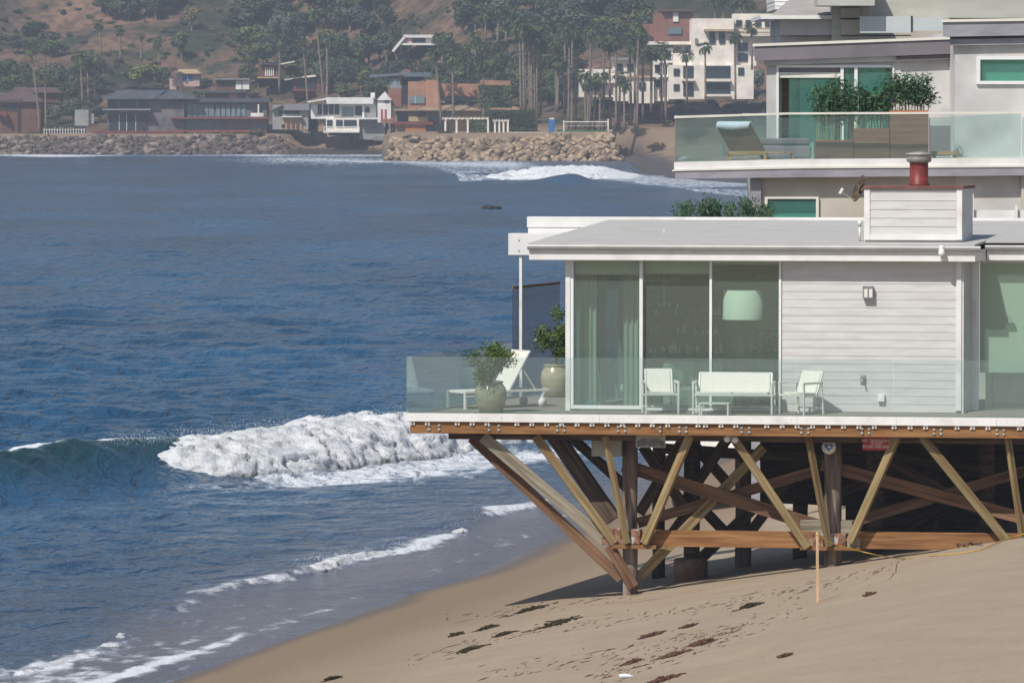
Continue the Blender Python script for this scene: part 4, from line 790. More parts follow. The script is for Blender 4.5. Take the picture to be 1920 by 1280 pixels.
t, w_, h_ = board(1617, 796, 1671, 843.5, .305, 'signred', "warning_sign", "red warning sign with pale letters half hidden by the deck beam", "sign")
text("NO TRESPASSING\n25 FEET\nFROM THIS SIGN", .070, M['signpink'], t, (0, -.004, -.118))
p = L(1554, 838, .56); t = thing("round_sign", "round white plaque with a blue heart-shaped emblem under the deck", "sign", toW(p), -TH)
MB().tube([(0, 0, 0), (0, .015, 0)], .135, 28).build("plaque", M['cream'], t)
m = MB(); hp = [(0, -.075), (.045, -.03), (.08, .01), (.075, .05), (.04, .06), (0, .045), (-.04, .06), (-.075, .05), (-.08, .01), (-.045, -.03)]; m.prism([(x_, -.006, z_) for x_, z_ in hp], (0, .005, 0)); e = m.build("emblem", M['signblue'], t)
m = MB(); m.prism([(x_ * .42 + .008, -.009, z_ * .38 + .004) for x_, z_ in hp], (0, .003, 0)); m.build("emblem_centre", M['cream'], e)
t, w_, h_ = board(1109, 812, 1165, 855, .75, 'boxgrey', "utility_box", "plain grey-beige utility box hanging under the deck beside the first pile", "utility box", .28)
MB().box((-w_ + .02, -.008, -h_ + .02), (w_ - .02, -.001, h_ - .02)).build("cover", M['boxgrey'], t, .004)
p = L(1372, 817, .22); t = thing("floodlight", "white twin floodlight fixed under the deck beam", "floodlight", toW(p), -TH); m = MB()
m.box((-.11, 0, -.03), (.03, .08, .04)); m.build("mount", M['cream'], t, .01)
for x_, z_ in ((-.09, -.045), (.06, -.06)):
    m = MB(); m.tube([(x_, .06, z_ + .02), (x_, .02, z_), (x_ + .01, -.07, z_ - .01)], [.03, .045, .065], 14); m.build("lamp_head", M['whiteclean'], t)
# stake and rope
ps = None
for yy in np.arange(92, 108, .02):
    q = at(1533, 1128, yy)
    if q.z < float(Zbeach(q.x, q.y)): ps = q; break
t = thing("wooden_stake", "thin pale wooden stake standing upright in the sand", "stake", ps); hgt = (1128 - 996) * P(ps.y)
m = MB(); m.hexa([(-.027, -.027, -.25), (.027, -.027, -.25), (.027, .027, -.25), (-.027, .027, -.25)], [(-.03, -.027, hgt), (.014, -.027, hgt), (.014, .027, hgt), (-.03, .027, hgt)]); m.build("shaft", M['stake'], t, .004)
m = MB(); m.tube([(-.03, -.03, hgt - .05), (.025, -.03, hgt - .05), (.025, .03, hgt - .05), (-.03, .03, hgt - .05), (-.03, -.03, hgt - .05)], .008, 6); m.build("rope_knot", M['rope'], t)
def curve_pts(ctrl, n=8):
    out = []
    for i in range(len(ctrl) - 1):
        p0 = ctrl[max(i - 1, 0)]; p1 = ctrl[i]; p2 = ctrl[i + 1]; p3 = ctrl[min(i + 2, len(ctrl) - 1)]
        for k in range(n):
            t_ = k / n; out.append(.5 * ((2 * p1) + (p2 - p0) * t_ + (2 * p0 - 5 * p1 + 4 * p2 - p3) * t_ ** 2 + (3 * p1 - p0 - 3 * p2 + p3) * t_ ** 3))
    return out + [ctrl[-1]]
def sandpt(px, py, dz=0):
    for yy in np.arange(70, 125, .02):
        q = at(px, py, yy)
        if q.z < float(Zbeach(q.x, q.y)) + dz: return q
    return q
top = ps + Vector((0, 0, hgt - .05))
rp_ = [top, at(1560, 1018, ps.y + .4), at(1610, 1032, ps.y + 1.0), at(1655, 1042, ps.y + 2), sandpt(1695, 1046, .02), sandpt(1745, 1040, .03), sandpt(1830, 1030, .03), sandpt(1870, 1016, .03), at(1900, 1006, 106.6), at(1960, 990, 106.6)]
for i in range(4, 7): rp_[i].z = float(Zbeach(rp_[i].x, rp_[i].y)) + .012
m = MB(); m.tube(curve_pts(rp_), .011, 6); tag(m.build("rope", M['rope']), "thin yellow rope running from the stake along the sand edge to the right", "rope")
# seaweed left on the sand
def weed(px, py, w_, d_, n, m_, label, seed):
    c_ = sandpt(px, py); rr = random.Random(seed); m = MB()
    for i in range(n):
        k_ = rr.gauss(0, .36); x_ = k_ * w_ + rr.gauss(0, .10) * w_; y_ = k_ * 2.2 * w_ + rr.gauss(0, .2) * d_; a_ = rr.gauss(1.15, .5); l2 = rr.uniform(.04, .14); X_, Y_ = c_.x + x_, c_.y + y_
        pts = []
        for k in range(4): xx_ = X_ + (k - 1.5) / 3 * l2 * 2 * math.cos(a_); yy_ = Y_ + (k - 1.5) / 3 * l2 * 2 * math.sin(a_); pts.append((xx_, yy_, float(Zbeach(xx_, yy_)) + rr.uniform(.0, .045) * math.exp(-(x_ / w_ * 2) ** 2)))
        m.tube(pts, rr.uniform(.008, .02), 4)
    return tag(m.build("seaweed", M[m_]), label, "seaweed", "clumps of seaweed washed onto the sand")
WD = [(1408, 1136, .20, .5, 150, 'weed', "dark round seaweed mound right of the first pile, the thickest on the sand"), (915, 1177, .22, .5, 110, 'weed', "black seaweed clump nearest the wet sand, below the deck's shadow"), (856, 1190, .10, .3, 50, 'weed', "small dark seaweed clump alone near the wet sand"), (945, 1189, .18, .7, 60, 'weed', "thin seaweed streak just below the largest left clump"), (880, 1218, .3, .5, 90, 'weed', "long low seaweed strip on the lower left sand"), (622, 1273, .12, .2, 60, 'weed', "seaweed tuft at the bottom edge near the waterline"),
      (1222, 1191, .26, .3, 90, 'weedred', "flat reddish seaweed patch in the middle of the sand"), (1262, 1228, .25, .4, 90, 'weedred', "reddish brown seaweed patch at the foot of the sand step"), (1185, 1242, .16, .2, 50, 'weedred', "small reddish seaweed patch left of the sand step"), (1318, 1205, .3, .8, 60, 'weedred', "scattered reddish seaweed strands right of the sand step"), (1240, 1275, .4, .5, 70, 'weedred', "reddish seaweed scraps at the bottom edge of the sand"), (1470, 1231, .10, .1, 25, 'weedred', "tiny reddish seaweed scrap alone on dry sand"), (1290, 1175, .13, .3, 40, 'weedred', "short seaweed strand left of the dark round mound"), (1630, 1115, .14, .3, 35, 'weedred', "small seaweed scrap right of the wooden stake"), (995, 1143, .5, .8, 60, 'weed', "faint seaweed line below the tip of the deck's shadow"), (1040, 1170, .5, 1.2, 60, 'weed', "faint seaweed line in the middle left of the sand")]
for i, (px, py, w_, d_, n, m_, lb) in enumerate(WD): weed(px, py, w_, d_, n, m_, lb, 50 + i)
c_ = sandpt(1173, 1271); m = MB(); m.tube([(c_.x - .1, c_.y, c_.z + .035), (c_.x - .02, c_.y, c_.z + .04), (c_.x + .06, c_.y, c_.z + .035), (c_.x + .09, c_.y, c_.z + .03), (c_.x + .12, c_.y, c_.z + .03)], [.03, .034, .032, .014, .014], 12); tag(m.build("plastic_bottle", M['towel']), "crushed pale plastic bottle lying on the sand at the bottom", "bottle")
v = at(1765, 1021, 105.6); m = MB()
for i in range(5): a_ = sandpt(1745 + i * 20, 1022 + (i % 2) * 4); b_ = sandpt(1785 + i * 14, 1020 + (i % 3) * 3); m.tube([(a_.x, a_.y, a_.z + .03), (b_.x, b_.y, b_.z + .05)], .02, 5)
tag(m.build("driftwood", M['wood_mid']), "pile of thin driftwood sticks at the sand edge by the right tie beam", "driftwood")

# crumbs of weed along the old tide lines
m = MB(); rr = random.Random(77)
for line, n_, sp_ in ((((830, 1160), (1000, 1140), (1200, 1115)), 60, 4), (((760, 1240), (930, 1195), (1150, 1165), (1420, 1130), (1600, 1080)), 130, 7), (((900, 1270), (1150, 1225), (1330, 1190), (1520, 1140)), 150, 9), (((1100, 1275), (1240, 1235), (1400, 1180)), 130, 9), (((1200, 1160), (1500, 1105), (1680, 1062)), 90, 5)):
    for i in range(n_):
        k = rr.random() * (len(line) - 1); j = int(k); f_ = k - j; px = line[j][0] + (line[j + 1][0] - line[j][0]) * f_; py = line[j][1] + (line[j + 1][1] - line[j][1]) * f_ + rr.gauss(0, sp_)
        d_ = ray(px, py); t0 = (H - 1.3) / -d_.z
        for _ in range(6): q = CAMP + d_ * t0; t0 = (H - float(Zbeach(q.x, q.y))) / -d_.z
        q = CAMP + d_ * t0; a_ = rr.gauss(.2, .7); l2 = rr.uniform(.01, .07) * (2 if rr.random() < .12 else 1); z_ = float(Zbeach(q.x, q.y)) + .004; l2 *= 2.2; a_ = rr.gauss(1.15, .3)
        m.tube([(q.x - l2 * math.cos(a_), q.y - l2 * 1.5 * math.sin(a_), float(Zbeach(q.x - l2 * math.cos(a_), q.y - l2 * 1.5 * math.sin(a_)))), (q.x + rr.gauss(0, .01), q.y, z_), (q.x + l2 * math.cos(a_), q.y + l2 * 1.5 * math.sin(a_), float(Zbeach(q.x + l2 * math.cos(a_), q.y + l2 * 1.5 * math.sin(a_))))], [.003, rr.uniform(.004, .010), .003], 4)
tag(m.build("seaweed_crumbs", M['weedred']), kind='stuff')
# ================================================================ THE TWO HOUSES BEHIND
def wbox(mb, x0, y0, x1, y1, Y, th, sh=.0, y0r=None, y1r=None):
    """box whose front face, at distance Y, spans these photo pixels; y0r/y1r tilt its top and bottom edge"""
    y0r = y0 if y0r is None else y0r; y1r = y1 if y1r is None else y1r
    a = at(x0, y0, Y); b = at(x1, y0r, Y); c = at(x1, y1r, Y); d = at(x0, y1, Y); o = Vector((sh * th, th, 0))
    return mb.hexa([d, c, c + o, d + o], [a, b, b + o, a + o])
def wpart(name, m, parent, *boxes, bevel=0):
    mb = MB()
    for b in boxes: wbox(mb, *b)
    o = mb.build(name, M[m], None, bevel)
    if parent is not None: o.parent = parent; o.matrix_parent_inverse = parent.matrix_world.inverted() if parent.parent is None else Matrix.Identity(4)
    return o
def wthing(name, label, cat, group=None):   # an empty at the origin of its building; parts carry world coordinates
    return thing(name, label, cat, (0, 0, 0), 0, group)
YR, YF, YB = 134.0, 138.2, 138.2
h2 = wthing("beach_house", "taller grey and cream house with a planted glass terrace behind the low white house", "house")
# lower storey
wpart("wall", 'stucco_warm', h2, (1427, 330, 1792, 960, YR + .34, 8), (1915, 330, 2200, 960, YR + .2, 6)); wpart("wall", 'stucco', h2, (1792.2, 330, 1914.8, 960, YR + .36, 8))
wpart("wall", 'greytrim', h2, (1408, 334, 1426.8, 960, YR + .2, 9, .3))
w1 = wpart("window", 'cream', h2, (1434, 369, 1535, 373, YR + .26, .15), (1434, 373, 1439, 430, YR + .26, .15), (1530, 373, 1535, 430, YR + .26, .15))
wpart("pane", 'teal', w1, (1439, 373, 1530, 430, YR + .3, .012)); wpart("window_back", 'darktrim', h2, (1439, 373, 1530, 400, YR + .325, .01)); wpart("pale_backing", 'blind', h2, (1439, 400.5, 1530, 430, YR + .325, .01))  # pale sheet added behind the lower pane to make its teal brighter
# balcony slab
sl_ = MB(); wbox(sl_, 1264, 304, 1500, 318, YR, 12, .3, 298.5, 312.5); wbox(sl_, 1500, 298.5, 2200, 312.5, YR, 12, .3, 294, 309); o = sl_.build("terrace_edge", M['white'], h2)
sl_ = MB(); wbox(sl_, 1260, 318.3, 1500, 321, YR - .06, 12, .3, 312.8, 316); wbox(sl_, 1500, 312.8, 2200, 316, YR - .06, 12, .3, 309.3, 312); sl_.build("terrace_nosing", M['cream'], h2)
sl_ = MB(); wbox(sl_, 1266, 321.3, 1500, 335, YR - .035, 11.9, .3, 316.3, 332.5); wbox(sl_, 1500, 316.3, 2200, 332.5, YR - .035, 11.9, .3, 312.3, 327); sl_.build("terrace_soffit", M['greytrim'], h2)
fl_ = MB(); q = at(1270, 301, YR); fl_.hexa([(q.x, YR + .1, q.z - .05), (q.x + 10, YR + .1, q.z - .05), (q.x + 13.5, 145.5, q.z - .05), (q.x + 3.6, 145.5, q.z - .05)], [(q.x, YR + .1, q.z), (q.x + 10, YR + .1, q.z), (q.x + 13.5, 145.5, q.z), (q.x + 3.6, 145.5, q.z)]); fl_.build("terrace_floor", M['deckwood'], h2); ZT = q.z
# upper walls
wpart("wall", 'stucco', h2, (1437, 112, 1456, 300, YF, 8, .3)); wpart("wall", 'stucco', h2, (1677, 108, 1790, 300, YF, .3)); wpart("wall", 'stucco', h2, (1437, 104, 1790, 124, YF + .01, 8, .3))
wpart("wall", 'stucco', h2, (1790, 60, 1832, 300, YF - 1.6, 9), (1832, 157.2, 2200, 300, YF - 1.6, 9), (1832, 60, 2200, 107, YF - 1.6, 9), (1832, 107.2, 2200, 157, YF - 1.3, .1))
w2 = wpart("window", 'whiteclean', h2, (1831, 106, 2100, 112, YF - 1.68, .2), (1831, 152, 2100, 158, YF - 1.68, .2), (1831, 112, 1838, 152, YF - 1.68, .2)); wpart("pane", 'teal', w2, (1838, 112, 2100, 152, YF - 1.6, .012)); wpart("curtain", 'blind', w2, (1838, 112, 2100, 152, YF - 1.45, .02))  # pale curtain sheet added behind the pane to brighten the teal
w3 = wpart("window", 'whiteclean', h2, (1456, 122, 1677, 127, YF - .04, .2), (1456, 127, 1460, 300, YF - .04, .2), (1576, 127, 1582, 300, YF - .05, .2), (1602, 127, 1608, 300, YF - .04, .2), (1673, 127, 1677, 300, YF - .04, .2))
wpart("pane", 'teal', w3, (1480, 146, 1576, 300, YF + .06, .012), (1582, 127, 1602, 300, YF + .02, .012), (1608, 127, 1673, 300, YF + .02, .012))
wpart("roller_blind", 'cream', w3, (1460, 136, 1576, 146, YF + .02, .08)); wpart("blind_box", 'darktrim', w3, (1460, 127, 1576, 135.8, YF + .03, .12))
wpart("curtain", 'blind', w3, (1608, 127, 1650, 300, YF + .35, .02), (1500, 146, 1560, 300, YF + 1.2, .02), (1652, 127, 1658, 300, YF + .3, .05), (1584, 127, 1592, 300, YF + .3, .05))  # the broad right sheet is added to brighten the teal panes
wpart("inner_wall", 'wallin', h2, (1456, 120, 1790, 300, YF + 3.5, .1)); wpart("inner_wall", 'planter', h2, (1460, 146, 1478, 300, YF + .5, .1))
# roof fascias
def slopefascia(name, m, x0, y0, x1, y1, hh, Y, th, sh=.3):
    mb = MB(); wbox(mb, x0, y0, x1, y0 + hh, Y, th, sh, y1, y1 + hh); return mb.build(name, M[m], h2)
slopefascia("roof_cap", 'cream', 1411, 82.5, 1787, 69, 5, YF - .30, 6); slopefascia("roof_fascia", 'darktrim', 1415, 87.6, 1787, 74.2, 27, YF - .26, 6)
slopefascia("roof_band", 'darktrim', 1681, 108, 1788, 103.5, 7, YF - .2, 4); slopefascia("roof_band", 'blacktrim', 1680, 104.8, 1788, 101.4, 4, YF - .24, 4)
slopefascia("soffit_shadow_board", 'stucco', 1433, 113, 1681, 105, 10, YF - .12, 4)
slopefascia("roof_cap", 'cream', 1765, 37, 2200, 30, 5, YF - 1.95, 6); slopefascia("roof_fascia", 'greytrim', 1768, 42.2, 2200, 35.2, 27, YF - 1.9, 6)
slopefascia("roof_band", 'blacktrim', 1781, 69.5, 2200, 62.5, 4, YF - 1.8, 6); slopefascia("roof_band", 'greytrim', 1781, 73.7, 2200, 66.7, 12, YF - 1.76, 6)
# terrace rail
rr_ = MB(); wbox(rr_, 1264, 218, 1480, 222, YR + .02, .05, 0, 211, 215); wbox(rr_, 1480, 211, 2200, 215, YR + .02, .05, 0, 208.5, 212.5); rail = rr_.build("handrail", M['cream'], h2)
px_ = [1268, 1457, 1742, 1915, 2100]
for a, b in zip(px_[:-1], px_[1:]):
    m = MB(); wbox(m, a + 1, 221, b - 1, 303, YR + .04, .014, 0, 212.5, 297); m.build("rail_pane", M['railclear'], h2)
m = MB()
for a in (1266, 1742): wbox(m, a, 221, a + 2.2, 303, YR + .03, .05)
m.build("rail_post", M['darktrim'], h2)
m = MB(); p = at(1267, 221, YR); q = at(1395, 214, 146); p2 = at(1267, 303, YR); zf = p2.z; m.hexa([(p.x, YR + .1, zf), (p.x + .014, YR + .1, zf), (q.x + .014, 146, zf), (q.x, 146, zf)], [(p.x, YR + .1, p.z), (p.x + .014, YR + .1, p.z), (q.x + .014, 146, p.z), (q.x, 146, p.z)]); m.build("rail_pane", M['tintglass2'], h2)
m = MB(); m.hexa([(p.x - .02, YR + .1, p.z), (p.x + .03, YR + .1, p.z), (q.x + .03, 146, p.z), (q.x - .02, 146, p.z)], [(p.x - .02, YR + .1, p.z + .05), (p.x + .03, YR + .1, p.z + .05), (q.x + .03, 146, p.z + .05), (q.x - .02, 146, p.z + .05)]); m.build("handrail", M['cream'], h2)
m = MB(); wbox(m, 1392, 213, 1700, 217, 145.9, .05); m.build("handrail", M['cream'], h2); m = MB(); wbox(m, 1392, 217, 1437, 292, 145.9, .02); m.build("rail_pane", M['tintglass2'], h2)
wpart("wing_wall", 'darktrim', h2, (1744, 236, 1788, 297, YF - .3, .2))
# lower deck of that house, seen between the piles
wpart("lower_deck_edge", 'white', h2, (1215, 842, 1420, 853, 137, 7), (1215, 815, 1420, 840, 137.6, 6)); wpart("lower_deck_beam", 'greytrim', h2, (1215, 853.3, 1420, 860, 137.1, 6.8))
# things on the terrace
G4 = "stepped wooden planters with bamboo on the terrace"
def planter(x0, y0, x1, y1, Y, top, label, seed):
    p = at(x0, y1, Y); t = wthing("bamboo_planter", label, "planter", G4)
    wpart("box", 'planter', t, (x0, y0, x1, y1, Y, .75), bevel=.01)
    if top: wpart("rim", 'redflash' if False else 'terracotta', t, (x0 - 1, y0 - 5, x1, y0 - .2, Y - .03, .8))
    rr = random.Random(seed); m = MB(); lf = MB(); n = 15; ytop, ycrown = (150, 190) if not top else (135, 160)
    if seed == 62: ytop, ycrown = 158, 185
    for i in range(n):
        px = x0 + (x1 - x0) * (i + rr.random()) / n; Yp = Y + rr.uniform(.15, .6); a = at(px, y0, Yp); b = at(px + rr.uniform(-5, 5), ytop + rr.uniform(0, 45), Yp + rr.uniform(-.1, .1)); m.tube([a, (a + b) / 2 + Vector((rr.uniform(-.03, .03), 0, 0)), b], [.016, .014, .006], 6)
        for k in range(120):
            t_ = 1 - rr.random() ** 1.25 * .58; c = a.lerp(b, t_) + Vector((rr.gauss(0, .13), rr.gauss(0, .12), rr.gauss(0, .07))); d = Vector((rr.gauss(0, 1), rr.gauss(0, 1), rr.gauss(-.2, .6))).normalized(); e = d.cross(Vector((rr.gauss(0, 1), rr.gauss(0, 1), rr.gauss(0, 1)))).normalized(); s_ = rr.uniform(.05, .10); lf.add([c - d * s_, c + e * s_ * .24, c + d * s_, c - e * s_ * .24], [(0, 1, 2, 3)])
    m.build("stalks", M['stalk'], t); lf.build("foliage", M['bamboo'], t); return t
M['terracotta'] = noisy('terracotta_rim', (.42, .13, .05), (.52, .19, .08), 4, rough=.8)
planter(1529, 263, 1600, 298, 134.6, False, "lowest left planter of the three, with tall bare bamboo stalks", 61)
planter(1601, 241, 1668, 298, 134.62, False, "middle planter of the three, one step up from the lowest", 62)
planter(1669, 212, 1741, 298, 134.64, True, "tallest right planter of the three, with an orange rim above the handrail", 63)
tl = wthing("wooden_lounger", "wooden slatted lounger with raised back and a white towel over its top", "sun lounger")
p0 = at(1365, 296, 135.6); zz = ZT
m = MB()
for i in range(17):
    t_ = i / 16; ax_ = lambda u, v: Vector((at(1352 + v * 62, 290, 136).x + (1 - u) * .0 - u * .10 + (.25 * (1 - u)), 136.2 - .0 + (1 - u) * .55 * .3, ZT + .22 + u * .62))
    a = ax_(t_, 0); b = ax_(t_, 1); m.beam(a, b, .02, .036)
m.build("backrest", M['teak_shaded'], tl, .003)
m = MB(); a = ax_(0, 0); b = ax_(1, 0); m.beam(a, b, .03, .05); a2_ = ax_(0, 1); b2_ = ax_(1, 1); m.beam(a2_, b2_, .03, .05); m.build("back_rails", M['teak_shaded'], tl)
m = MB(); xl, xr_ = ax_(0, 0).x, ax_(0, 1).x
for x_ in (xl - .05, xr_ + .02): m.box((x_ - .025, 135.4, ZT + .12), (x_ + .025, 137.0, ZT + .19))
m.box((xl - .07, 135.36, ZT + .12), (xr_ + .05, 135.42, ZT + .20)); m.build("frame", M['teak'], tl, .004)
for x_ in (xl - .05, xr_ + .02):
    for y_ in (135.42, 136.9): m = MB(); m.box((x_ - .03, y_ - .03, ZT), (x_ + .03, y_ + .03, ZT + .119)); m.build("leg", M['teak'], tl)
m = MB(); u0 = ax_(1, 0); u1 = ax_(1, 1); n = 14; vs = []
for i in range(n + 1):
    t_ = i / n; c = u0.lerp(u1, t_); sag = .05 * math.sin(t_ * 3.1); vs += [c + Vector((-.02, -.05, -.08 - sag)), c + Vector((0, -.04, .03)), c + Vector((.05, .1, .05)), c + Vector((.12, .3, -.05))]
m.add(vs, [(i * 4 + k, i * 4 + k + 1, i * 4 + k + 5, i * 4 + k + 4) for i in range(n) for k in range(3)], True)
o = m.build("towel", M['towel'], None); so_ = o.modifiers.new("s", 'SOLIDIFY'); so_.thickness = .02; tag(o, "white towel draped over the top of the wooden lounger", "towel")
tt_ = wthing("wooden_table", "low wooden side table on the terrace between lounger and planters", "table"); m = MB(); a = at(1432, 286, 135.4); b = at(1488, 286, 135.4)
m.box((a.x, 135.2, ZT + .16), (b.x, 135.8, ZT + .19)); m.build("table_top", M['teak'], tt_)
for x_ in (a.x + .03, b.x - .03):
    for y_ in (135.24, 135.76): MB().box((x_ - .02, y_ - .02, ZT), (x_ + .02, y_ + .02, ZT + .159)).build("leg", M['teak'], tt_)
t = wthing("outdoor_sofa", "low grey outdoor sofa in the shade behind the wooden table", "sofa"); a = at(1425, 290, 137); b = at(1520, 290, 137)
MB().box((a.x, 136.6, ZT + .02), (b.x, 137.4, ZT + .32)).build("seat", M['darktrim'], t, .05); MB().box((a.x, 137.2, ZT + .325), (b.x, 137.45, ZT + .5)).build("backrest", M['darktrim'], t, .05)
t = wthing("teak_bench", "long teak bench end at the right part of the terrace", "bench"); a = at(1748, 290, 135.2); b = at(1795, 290, 135.2)
MB().box((a.x, 135, ZT + .12), (b.x, 135.6, ZT + .2)).build("seat", M['teak'], t, .01)
for x_ in (a.x + .05, b.x - .05): MB().box((x_ - .03, 135.1, ZT), (x_ + .03, 135.5, ZT + .119)).build("leg", M['teak'], t)
t = wthing("satellite_dish", "dark satellite dish seen edge-on beside the chimney, with its feed arm", "satellite dish")
c = at(1612, 354, 133.6); m = MB(); n = Vector((-.93, -.3, .35)).normalized(); u_ = n.cross(Vector((0, 0, 1))).normalized(); v_ = n.cross(u_)
vs = [c - n * .06]; fs_ = []
for rI, (r_, d_) in enumerate(((.12, -.05), (.22, -.02), (.30, .02))):
    for k in range(20): a_ = k * math.pi / 10; vs.append(c + u_ * r_ * math.cos(a_) + v_ * r_ * 1.1 * math.sin(a_) + n * d_)
fs_ = [(0, 1 + k, 1 + (k + 1) % 20) for k in range(20)] + [(1 + rI * 20 + k, 1 + rI * 20 + (k + 1) % 20, 21 + rI * 20 + (k + 1) % 20, 21 + rI * 20 + k) for rI in range(2) for k in range(20)]
m.add(vs, fs_, True); o = m.build("dish", M['wood_dark'], t); s_ = o.modifiers.new("s", 'SOLIDIFY'); s_.thickness = .015
m = MB(); m.tube([c + v_ * .30, at(1578, 361, 133.6)], .012, 6); m.build("feed_arm", M['metal'], t); m = MB(); m.beam(at(1574, 363, 133.6), at(1580, 353, 133.6), .05, .06); m.build("feed_horn", M['whiteclean'], t)
m = MB(); m.tube([c - n * .05, c - n * .18, at(1624, 376, 134.4)], .022, 6); m.build("mount", M['teak'], t)
# white fence on the far side of the near roof and the hedge
t = wthing("white_fence", "low white rail fence behind the near roof at the right edge", "fence"); wpart("rails", 'white', t, (1821, 394, 2100, 411, 122, .05), (1821, 411.5, 2100, 416, 121.98, .05)); wpart("post", 'white', t, (1903, 385, 1908, 416, 121.9, .08)); wpart("post", 'white', t, (1821, 364, 1826, 416, 121.9, .08))
GH = "dark green shrubs in a row behind the near roof"
for i, (px, hgt_, lb) in enumerate(((1282, 40, "leftmost dark shrub of the row behind the near roof, standing alone against the sea"), (1318, 46, "tallest pointed dark shrub, second from the left of the row"), (1362, 42, "broad dark shrub in the middle of the row behind the roof"), (1400, 40, "dark shrub right of the middle, touching the grey wall corner"), (1424, 30, "small lighter shrub at the right end of the row, before the window"))):
    c = at(px, 412, 126); t = thing("shrub", lb, "shrub", (c.x, 126, c.z - 1.2), 0, GH); rr = random.Random(90 + i); m = MB(); lf = MB(); hh = hgt_ * P(126)
    for k in range(9):
        e = Vector((rr.gauss(0, .22), rr.gauss(0, .2), 1.2 + hh * rr.uniform(.5, 1.0))); m.tube([(0, 0, 0), e * .5 + Vector((rr.gauss(0, .04), 0, 0)), e], [.02, .014, .004], 5)
        for j in range(100):
            t_ = 1 - rr.random() * .5; q = e * t_ + Vector((rr.gauss(0, .07), rr.gauss(0, .07), rr.gauss(0, .05))); d = Vector((rr.gauss(0, .7), rr.gauss(0, .7), rr.gauss(.7, .5))).normalized(); s_ = rr.uniform(.04, .08); g_ = d.cross(Vector((rr.gauss(0, 1), rr.gauss(0, 1), 0))).normalized(); lf.add([q - d * s_, q + g_ * s_ * .22, q + d * s_, q - g_ * s_ * .22], [(0, 1, 2, 3)])
    m.build("stems", M['branch'], t); lf.build("foliage", M['hedge'] if 'hedge' in M else M['bamboo'], t)
# third house, farther back, top right
h3 = wthing("beach_house", "pale grey flat-roofed house partly cut off by the top right corner of the picture", "house")
M['pale'] = noisy('pale_panels', (.44, .44, .39), (.50, .50, .45), 1.5, (1, 1, 4), rough=.8); M['glasswhite'] = noisy('white_glass_panel', (.52, .56, .55), (.56, .6, .59), 2, rough=.3); M['roofgrey'] = noisy('mauve_roof', (.34, .31, .30), (.40, .37, .35), 2, rough=.9)
wpart("wall", 'pale', h3, (1560, -60, 1636, 76, 150, 6), (1636, -60, 2200, 34, 151, 6)); wpart("wall", 'stucco', h3, (1463, 36, 1560, 66, 150.4, 6), (1463, 66, 1560, 90, 150.8, 5)); wpart("wall", 'stucco_warm', h3, (1577, 15, 1612, 34, 149.8, .2), (1577, 37, 1612, 66, 149.8, .2)); wpart("wall", 'stucco_warm', h3, (1636, 34.3, 1780, 90, 150.5, 4))
wpart("roof_cap", 'white', h3, (1426, 29, 1560, 36, 150, 6)); mb = MB(); z = [at(x_, y_, Y_) for x_, y_, Y_ in ((1446, 29, 150.1), (1560, 29, 150.1), (1560, -22, 155.9), (1505, -22, 155.9))]; mb.prism(z, (0, .05, -.1)); mb.build("roof", M['roofgrey'], h3)
wpart("canopy", 'pale', h3, (1533, -30, 1640, 11, 148.5, 1.8)); wpart("void", 'darktrim', h3, (1612, 12, 1634, 30, 150.2, .02)); wpart("rail_panel", 'glasswhite', h3, (1612, 31, 1708, 62, 149, .04), (1712, 33, 1768, 58, 149, .04)); wpart("rail_post", 'blacktrim', h3, (1708, 30, 1711.5, 61, 148.98, .06))
wpart("dark_strip", 'blacktrim', h3, (1479, 67, 1560, 69, 150.1, .04), (1576, 34.3, 1612, 36.5, 149.7, .04), (1577, 66, 1708, 68, 149.4, .04))
h4 = wthing("stepped_roof_house", "white house end with clapboard lines left of the mauve roof at the top", "house"); wpart("wall", 'white', h4, (1452, -40, 1500, 3, 158, 5), (1453, 4, 1495, 11, 157.9, 5), (1453, 12, 1485, 18, 157.8, 5))
# ================================================================ THE FAR SHORE
FP = M['farp'] = {}
def fp(n, c, rough=.85, v=.12): M[n] = noisy(n, tuple(x * (1 - v) for x in c), tuple(min(1, x * (1 + v)) for x in c), .6, rough=rough, detail=4); return n
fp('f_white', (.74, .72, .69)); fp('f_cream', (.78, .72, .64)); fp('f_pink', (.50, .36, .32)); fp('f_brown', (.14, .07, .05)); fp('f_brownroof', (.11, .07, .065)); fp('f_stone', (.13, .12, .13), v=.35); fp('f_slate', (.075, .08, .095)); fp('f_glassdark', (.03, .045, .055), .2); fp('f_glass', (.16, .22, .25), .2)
fp('f_reddeck', (.20, .06, .05)); fp('f_terra', (.42, .225, .145)); fp('f_terra2', (.35, .185, .12)); fp('f_tanroof', (.30, .22, .14)); fp('f_grey', (.28, .29, .29)); fp('f_greyroof', (.22, .225, .23)); fp('f_blueroof', (.12, .15, .20)); fp('f_orange', (.42, .18, .07)); fp('f_black', (.025, .025, .03)); fp('f_tan', (.42, .31, .18)); fp('f_brick', (.26, .12, .09)); fp('f_blue', (.03, .16, .42)); fp('f_lawn', (.06, .11, .03)); fp('f_person', (.10, .05, .05)); fp('f_personb', (.03, .03, .04)); fp('f_red', (.45, .08, .06)); fp('f_skin', (.35, .2, .14))
